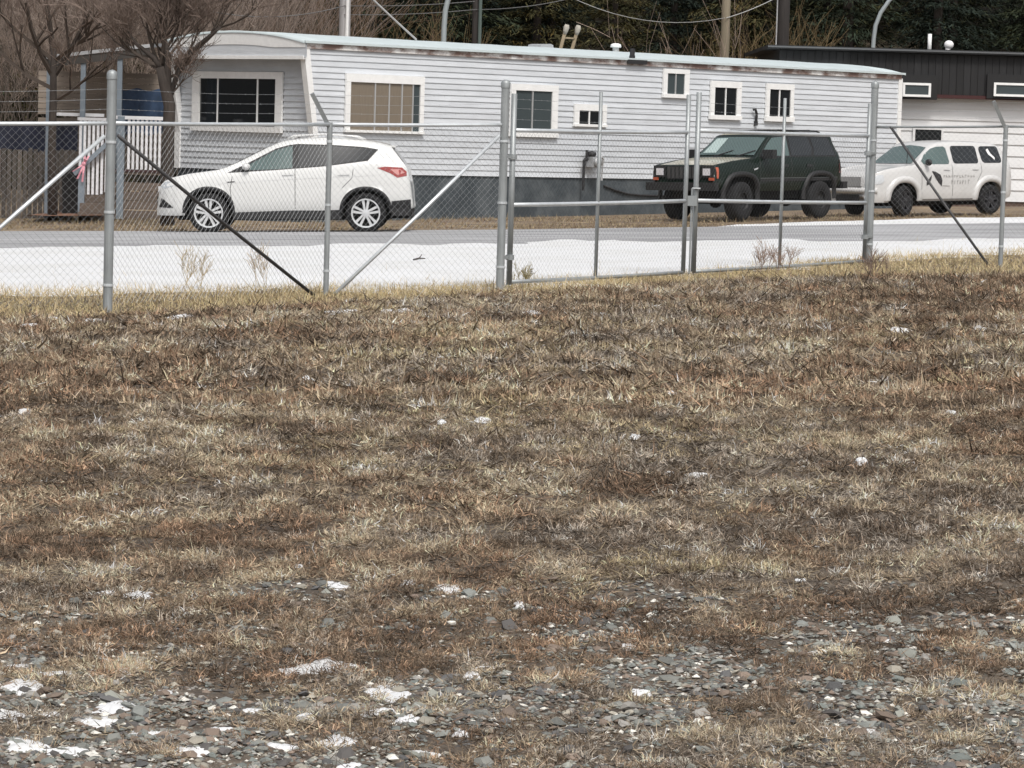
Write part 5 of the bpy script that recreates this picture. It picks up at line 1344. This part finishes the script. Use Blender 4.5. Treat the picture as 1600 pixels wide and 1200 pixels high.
# conifers
def conifer_mesh(seed, H, R0, n_wh):
    r_ = np.random.default_rng(seed); V = []; C_ = []
    for w in range(n_wh):
        t = w / n_wh; z = 0.4 + t * (H - 0.4); Rr = R0 * (1 - t) ** 0.75 * (0.8 + 0.4 * r_.random())
        nb = int(7 + 5 * (1 - t)); a0 = r_.random() * 6.28
        for b in range(nb):
            a = a0 + 6.283 * b / nb + r_.normal(0, .18); L = Rr * (0.65 + 0.55 * r_.random()); droop = 0.22 + 0.18 * r_.random()
            m = int(30 + L * 48); s = r_.random(m) ** .75
            br = np.stack([np.cos(a) * L * s, np.sin(a) * L * s, z - droop * L * s ** 1.5 + .12 * L * s], -1)
            lat = r_.normal(0, 1, m) * .20 * L * (1 - s * .55)
            br += np.stack([-np.sin(a) * lat, np.cos(a) * lat, -np.abs(lat) * .35 + r_.normal(0, .05, m)], -1)
            sz = .085 + .10 * r_.random(m); da = a + r_.normal(0, .7, m)
            d = np.stack([np.cos(da), np.sin(da), r_.normal(-.3, .3, m)], -1) * sz[:, None]
            e = np.stack([-np.sin(da), np.cos(da), r_.normal(0, .4, m)], -1) * sz[:, None] * .15
            V.append(np.stack([br - e, br + e, br + d * 1.3], 1).reshape(-1, 3))
            g = (.65 + .7 * r_.random(m))[:, None] * np.where(r_.random((m, 1)) < .10, np.array([[1.6, 1.25, .85]]), np.array([[1., 1., 1.]]))
            C_.append(np.repeat(g, 3, 0))
    V = np.concatenate(V); C_ = np.concatenate(C_)
    return V, np.arange(len(V)).reshape(-1, 3), C_
m_fol = mat('conifer_needles', (0.03, 0.045, 0.022), 0.85, attr='tint', spec=.2)
kinds = []
for k, (H, R0, nw, base) in enumerate(((13, 2.7, 26, (.018, .025, .016)), (15, 2.9, 28, (.021, .027, .015)), (12, 2.6, 25, (.033, .034, .016)), (14, 2.5, 27, (.014, .020, .015)), (11, 2.8, 23, (.045, .041, .018)))):
    v, t, c = conifer_mesh(200 + k, H, R0, nw); kinds.append((v, t, c * np.array(base) * 1.5, H))
protos = {}
def conifer(label, x, y, k, rot, sc):
    z = float(hill_z(np.array(x), np.array(y))) if y > 103 else zg(x)
    o = bpy.data.objects.new('conifer', None); COL.objects.link(o)
    o.location = (x, y, z - .1); o.rotation_euler = (0, 0, rot); o.scale = (sc,) * 3
    WORLD[o] = Matrix.Identity(4)
    tag(o, label, 'tree', 'conifers of the wood behind the houses')
    if k not in protos:
        v, t, c, H = kinds[k]
        a = np_obj('crown', v, t, m_fol, o, c); b = MB().tube([(0, 0, -.5), (0, 0, H * .5), (0, 0, H)], [.20, .12, .02], 8).build('trunk', m_bark, o)
        protos[k] = (a, b)
    else:
        for s in protos[k]: link_copy(s, o)
    return o
rr2 = random.Random(21)
LBL = ['dark green conifer in the thick wood behind the houses']
for row, (y, x0, x1, st) in enumerate(((99, -2.5, 18, 3.0), (104, -17, 21, 3.1), (110, -19, 22, 3.3), (117, -20, 24, 3.8))):
    x = x0
    while x < x1:
        k = rr2.choice((0, 1, 2, 3, 3, 0, 4) if row < 2 else (0, 1, 3, 2))
        if row == 1 and x < -8 and rr2.random() < .35: x += st; continue
        conifer(LBL[0], x + rr2.uniform(-.7, .7), y + rr2.uniform(-1.5, 1.5), k, rr2.random() * 6.28, rr2.uniform(.85, 1.2)); x += st

# poles
m_wood1 = mat('silvered_pole_wood', (0.40, 0.39, 0.39), 0.8, var=.25, vscale=5, stretch=(5, 5, .25))
m_wood2 = mat('tan_pole_wood', (0.22, 0.185, 0.13), 0.85, var=.25, vscale=5, stretch=(5, 5, .25))
m_wood3 = mat('dark_pole_wood', (0.035, 0.030, 0.028), 0.9, var=.3, vscale=5, stretch=(5, 5, .25))
m_lampp = mat('lamp_pole_steel', (0.36, 0.40, 0.41), 0.5, .3)
def upole(label, px, y, wpx, H, m, conduit=None, cross=True):
    p = P(px, 60, y); b = Vector((p.x, y, zg(p.x) if y < 99 else zg(p.x))); r = wpx * y / FPX / 2
    o = thing('utility_pole', label, 'utility pole', b)
    MB().tube([(0, 0, -.3), (0, 0, H * .5), (0, 0, H)], [r * 1.12, r, r * .8], 12).build('shaft', m, o, smooth=True)
    if cross:
        MB().box((-1.2, -.06 - r, H - .9), (1.2, .05 - r, H - .76)).build('crossarm', m, o)
        for x in (-1.1, -.5, .5, 1.1): MB().lathe([(.02, 0), (.05, .05), (.03, .09), (.045, .13), (.001, .15)], 10, Matrix.Translation((x, -r, H - .76)), 'Z').build('insulator', m_glass2, o)
    if conduit: MB().tube([(conduit[0], -r - .02, 0.1), (conduit[0], -r - .02, H * .7)], conduit[1], 8).build('conduit', conduit[2], o)
    return o, b
p1, pb1 = upole('pale silver grey utility pole behind the mobile home roof', 538, 84, 18, 8.6, m_wood1, (.07, .045, m_white))
p2, pb2 = upole('dark utility pole right of the thin lamp post', 742, 90, 10, 9.5, m_wood3, (.13, .05, mat('green_conduit', (.09, .12, .11), .6)))
p3, pb3 = upole('tan wooden utility pole left of the broad dark pole', 1133, 86, 14, 9.0, m_wood2)
p4, pb4 = upole('broad dark brown utility pole at the far end of the mobile home', 1223, 88, 19, 10, m_wood3, (-.19, .02, m_alu))
def lamp_post(label, pts, y, r):
    q = [P(px, py, y) for px, py in pts]; b = Vector((q[0].x, y, zg(q[0].x)))
    o = thing('street_lamp', label, 'street lamp', b)
    MB().tube([b] + q, [r * 1.3] + [r] * len(q), 10).build('pole', m_lampp, o, True, smooth=True)
    e = q[-1]; d = (q[-1] - q[-2]).normalized(); d.z = -.05
    mb = MB(); mb.ball((0, 0, 0), .3, 12, 8, (1.2, .45, .28)); mb.v = [v + e + Vector((.25, 0, -.02)) for v in mb.v]
    mb.build('lamp_head', m_lampp, o, True, smooth=True)
lamp_post('pale lamp post with a bent top left of the dark pole', [(693, 70), (694, 40), (696, 16), (703, -12), (722, -40), (760, -58), (800, -62)], 82, .07)
lamp_post('curved street lamp pole above the black roofed house', [(1364, 80), (1365, 62), (1368, 40), (1376, 20), (1390, 0), (1412, -20), (1445, -32)], 90, .06)
# wires
def cable(label, a, b, sag, r, m):
    n = 16; pts = [a.lerp(b, i / n) - Vector((0, 0, sag * 4 * (i / n) * (1 - i / n))) for i in range(n + 1)]
    o = MB().tube(pts, r, 6).build('cable', m, label=label, cat='cable')
m_cab = mat('grey_cable', (0.42, 0.42, 0.41), 0.6); m_cabd = mat('dim_cable', (0.16, 0.16, 0.16), 0.7)
ru = MH @ Vector((roof_u(650, 66, 1.2), 1.2, roof_z(1.2) + .02))
cable('pale service cable slanting down to the mobile home roof', P(540, -44, 83.8), ru, .03, .022, m_cab)
cable('sagging cable running from the dark pole to the tan pole', P(744, -110, 89.8), P(1133, 28, 85.8), .95, .009, m_cab)
cable('cable rising from the tan pole to the broad dark pole', P(1135, 28, 85.8), P(1221, -8, 87.8), .05, .012, m_cab)
cable('upper thin cable between the pale pole and the dark pole', P(538, 9, 83.8), P(742, 2, 89.8), .05, .012, m_cabd)
cable('lower thin cable between the pale pole and the dark pole', P(538, 23, 83.8), P(742, 15, 89.8), .05, .012, m_cabd)
cable('thin cable from the pale pole off towards the brush', P(330, 18, 80), P(538, 9, 83.8), .2, .012, m_cabd)
cable('thin cable from the dark pole towards the sagging one', P(742, 15, 89.8), P(905, -6, 95), .1, .012, m_cabd)

# dry stalks standing along the fence
def stalks(label, px, py, hgt, n, tint, seed, spread=.12):
    r_ = random.Random(seed); b = G(px, py)
    o = thing('dry_weed', label, 'weed', b)
    grow, seg, tb, V, T, Cc, R = branch_mesh(b, 0, 0, .5, 3, seed, (3, 5), minr=.0022)
    for i in range(n):
        grow(b + Vector((r_.uniform(-spread, spread), r_.uniform(-.15, .15), 0)), Vector((r_.uniform(-.5, .5), r_.uniform(-.3, .3), 1)), hgt * r_.uniform(.45, .75), .0042, 1)
    c = np.ones((len(V), 3)) * np.array(tint) * np.repeat(np.random.default_rng(seed).uniform(.7, 1.3, len(V) // 6), 6)[:, None]
    np_obj('stem', np.array([tuple(q - b) for q in V]), np.array(T), m_twig, o, c)
stalks('straw coloured dry weed before the white SUV front wheel', 302, 452, .46, 6, (.50, .40, .25), 1)
stalks('thin dry weed near the foot of the dark brace', 398, 450, .40, 4, (.46, .36, .24), 2)
stalks('pinkish dry weed below the middle of the second gate leaf', 1205, 428, .36, 12, (.36, .26, .20), 3, .2)
stalks('bushy dry weed at the foot of the thick gate post', 1368, 432, .28, 12, (.26, .19, .15), 4, .14)
stalks('small dry weed at the hinge side of the first gate leaf', 812, 448, .22, 8, (.36, .30, .15), 5)

# a fallen stick on the snow
a = G(646, 413); b = G(664, 411.5)
o = thing('stick', 'short dark stick lying on the snow between the fence and the road', 'stick', a)
MB().tube([up(a, .06), up(a.lerp(b, .5), .075), up(b, .065)], [.012, .011, .006], 6).build('stem', m_bark, o, True)
MB().tube([up(a.lerp(b, .5), .075), up(a.lerp(b, .7), .12) + Vector((0, .1, 0))], [.008, .004], 6).build('twig', m_bark, o, True)
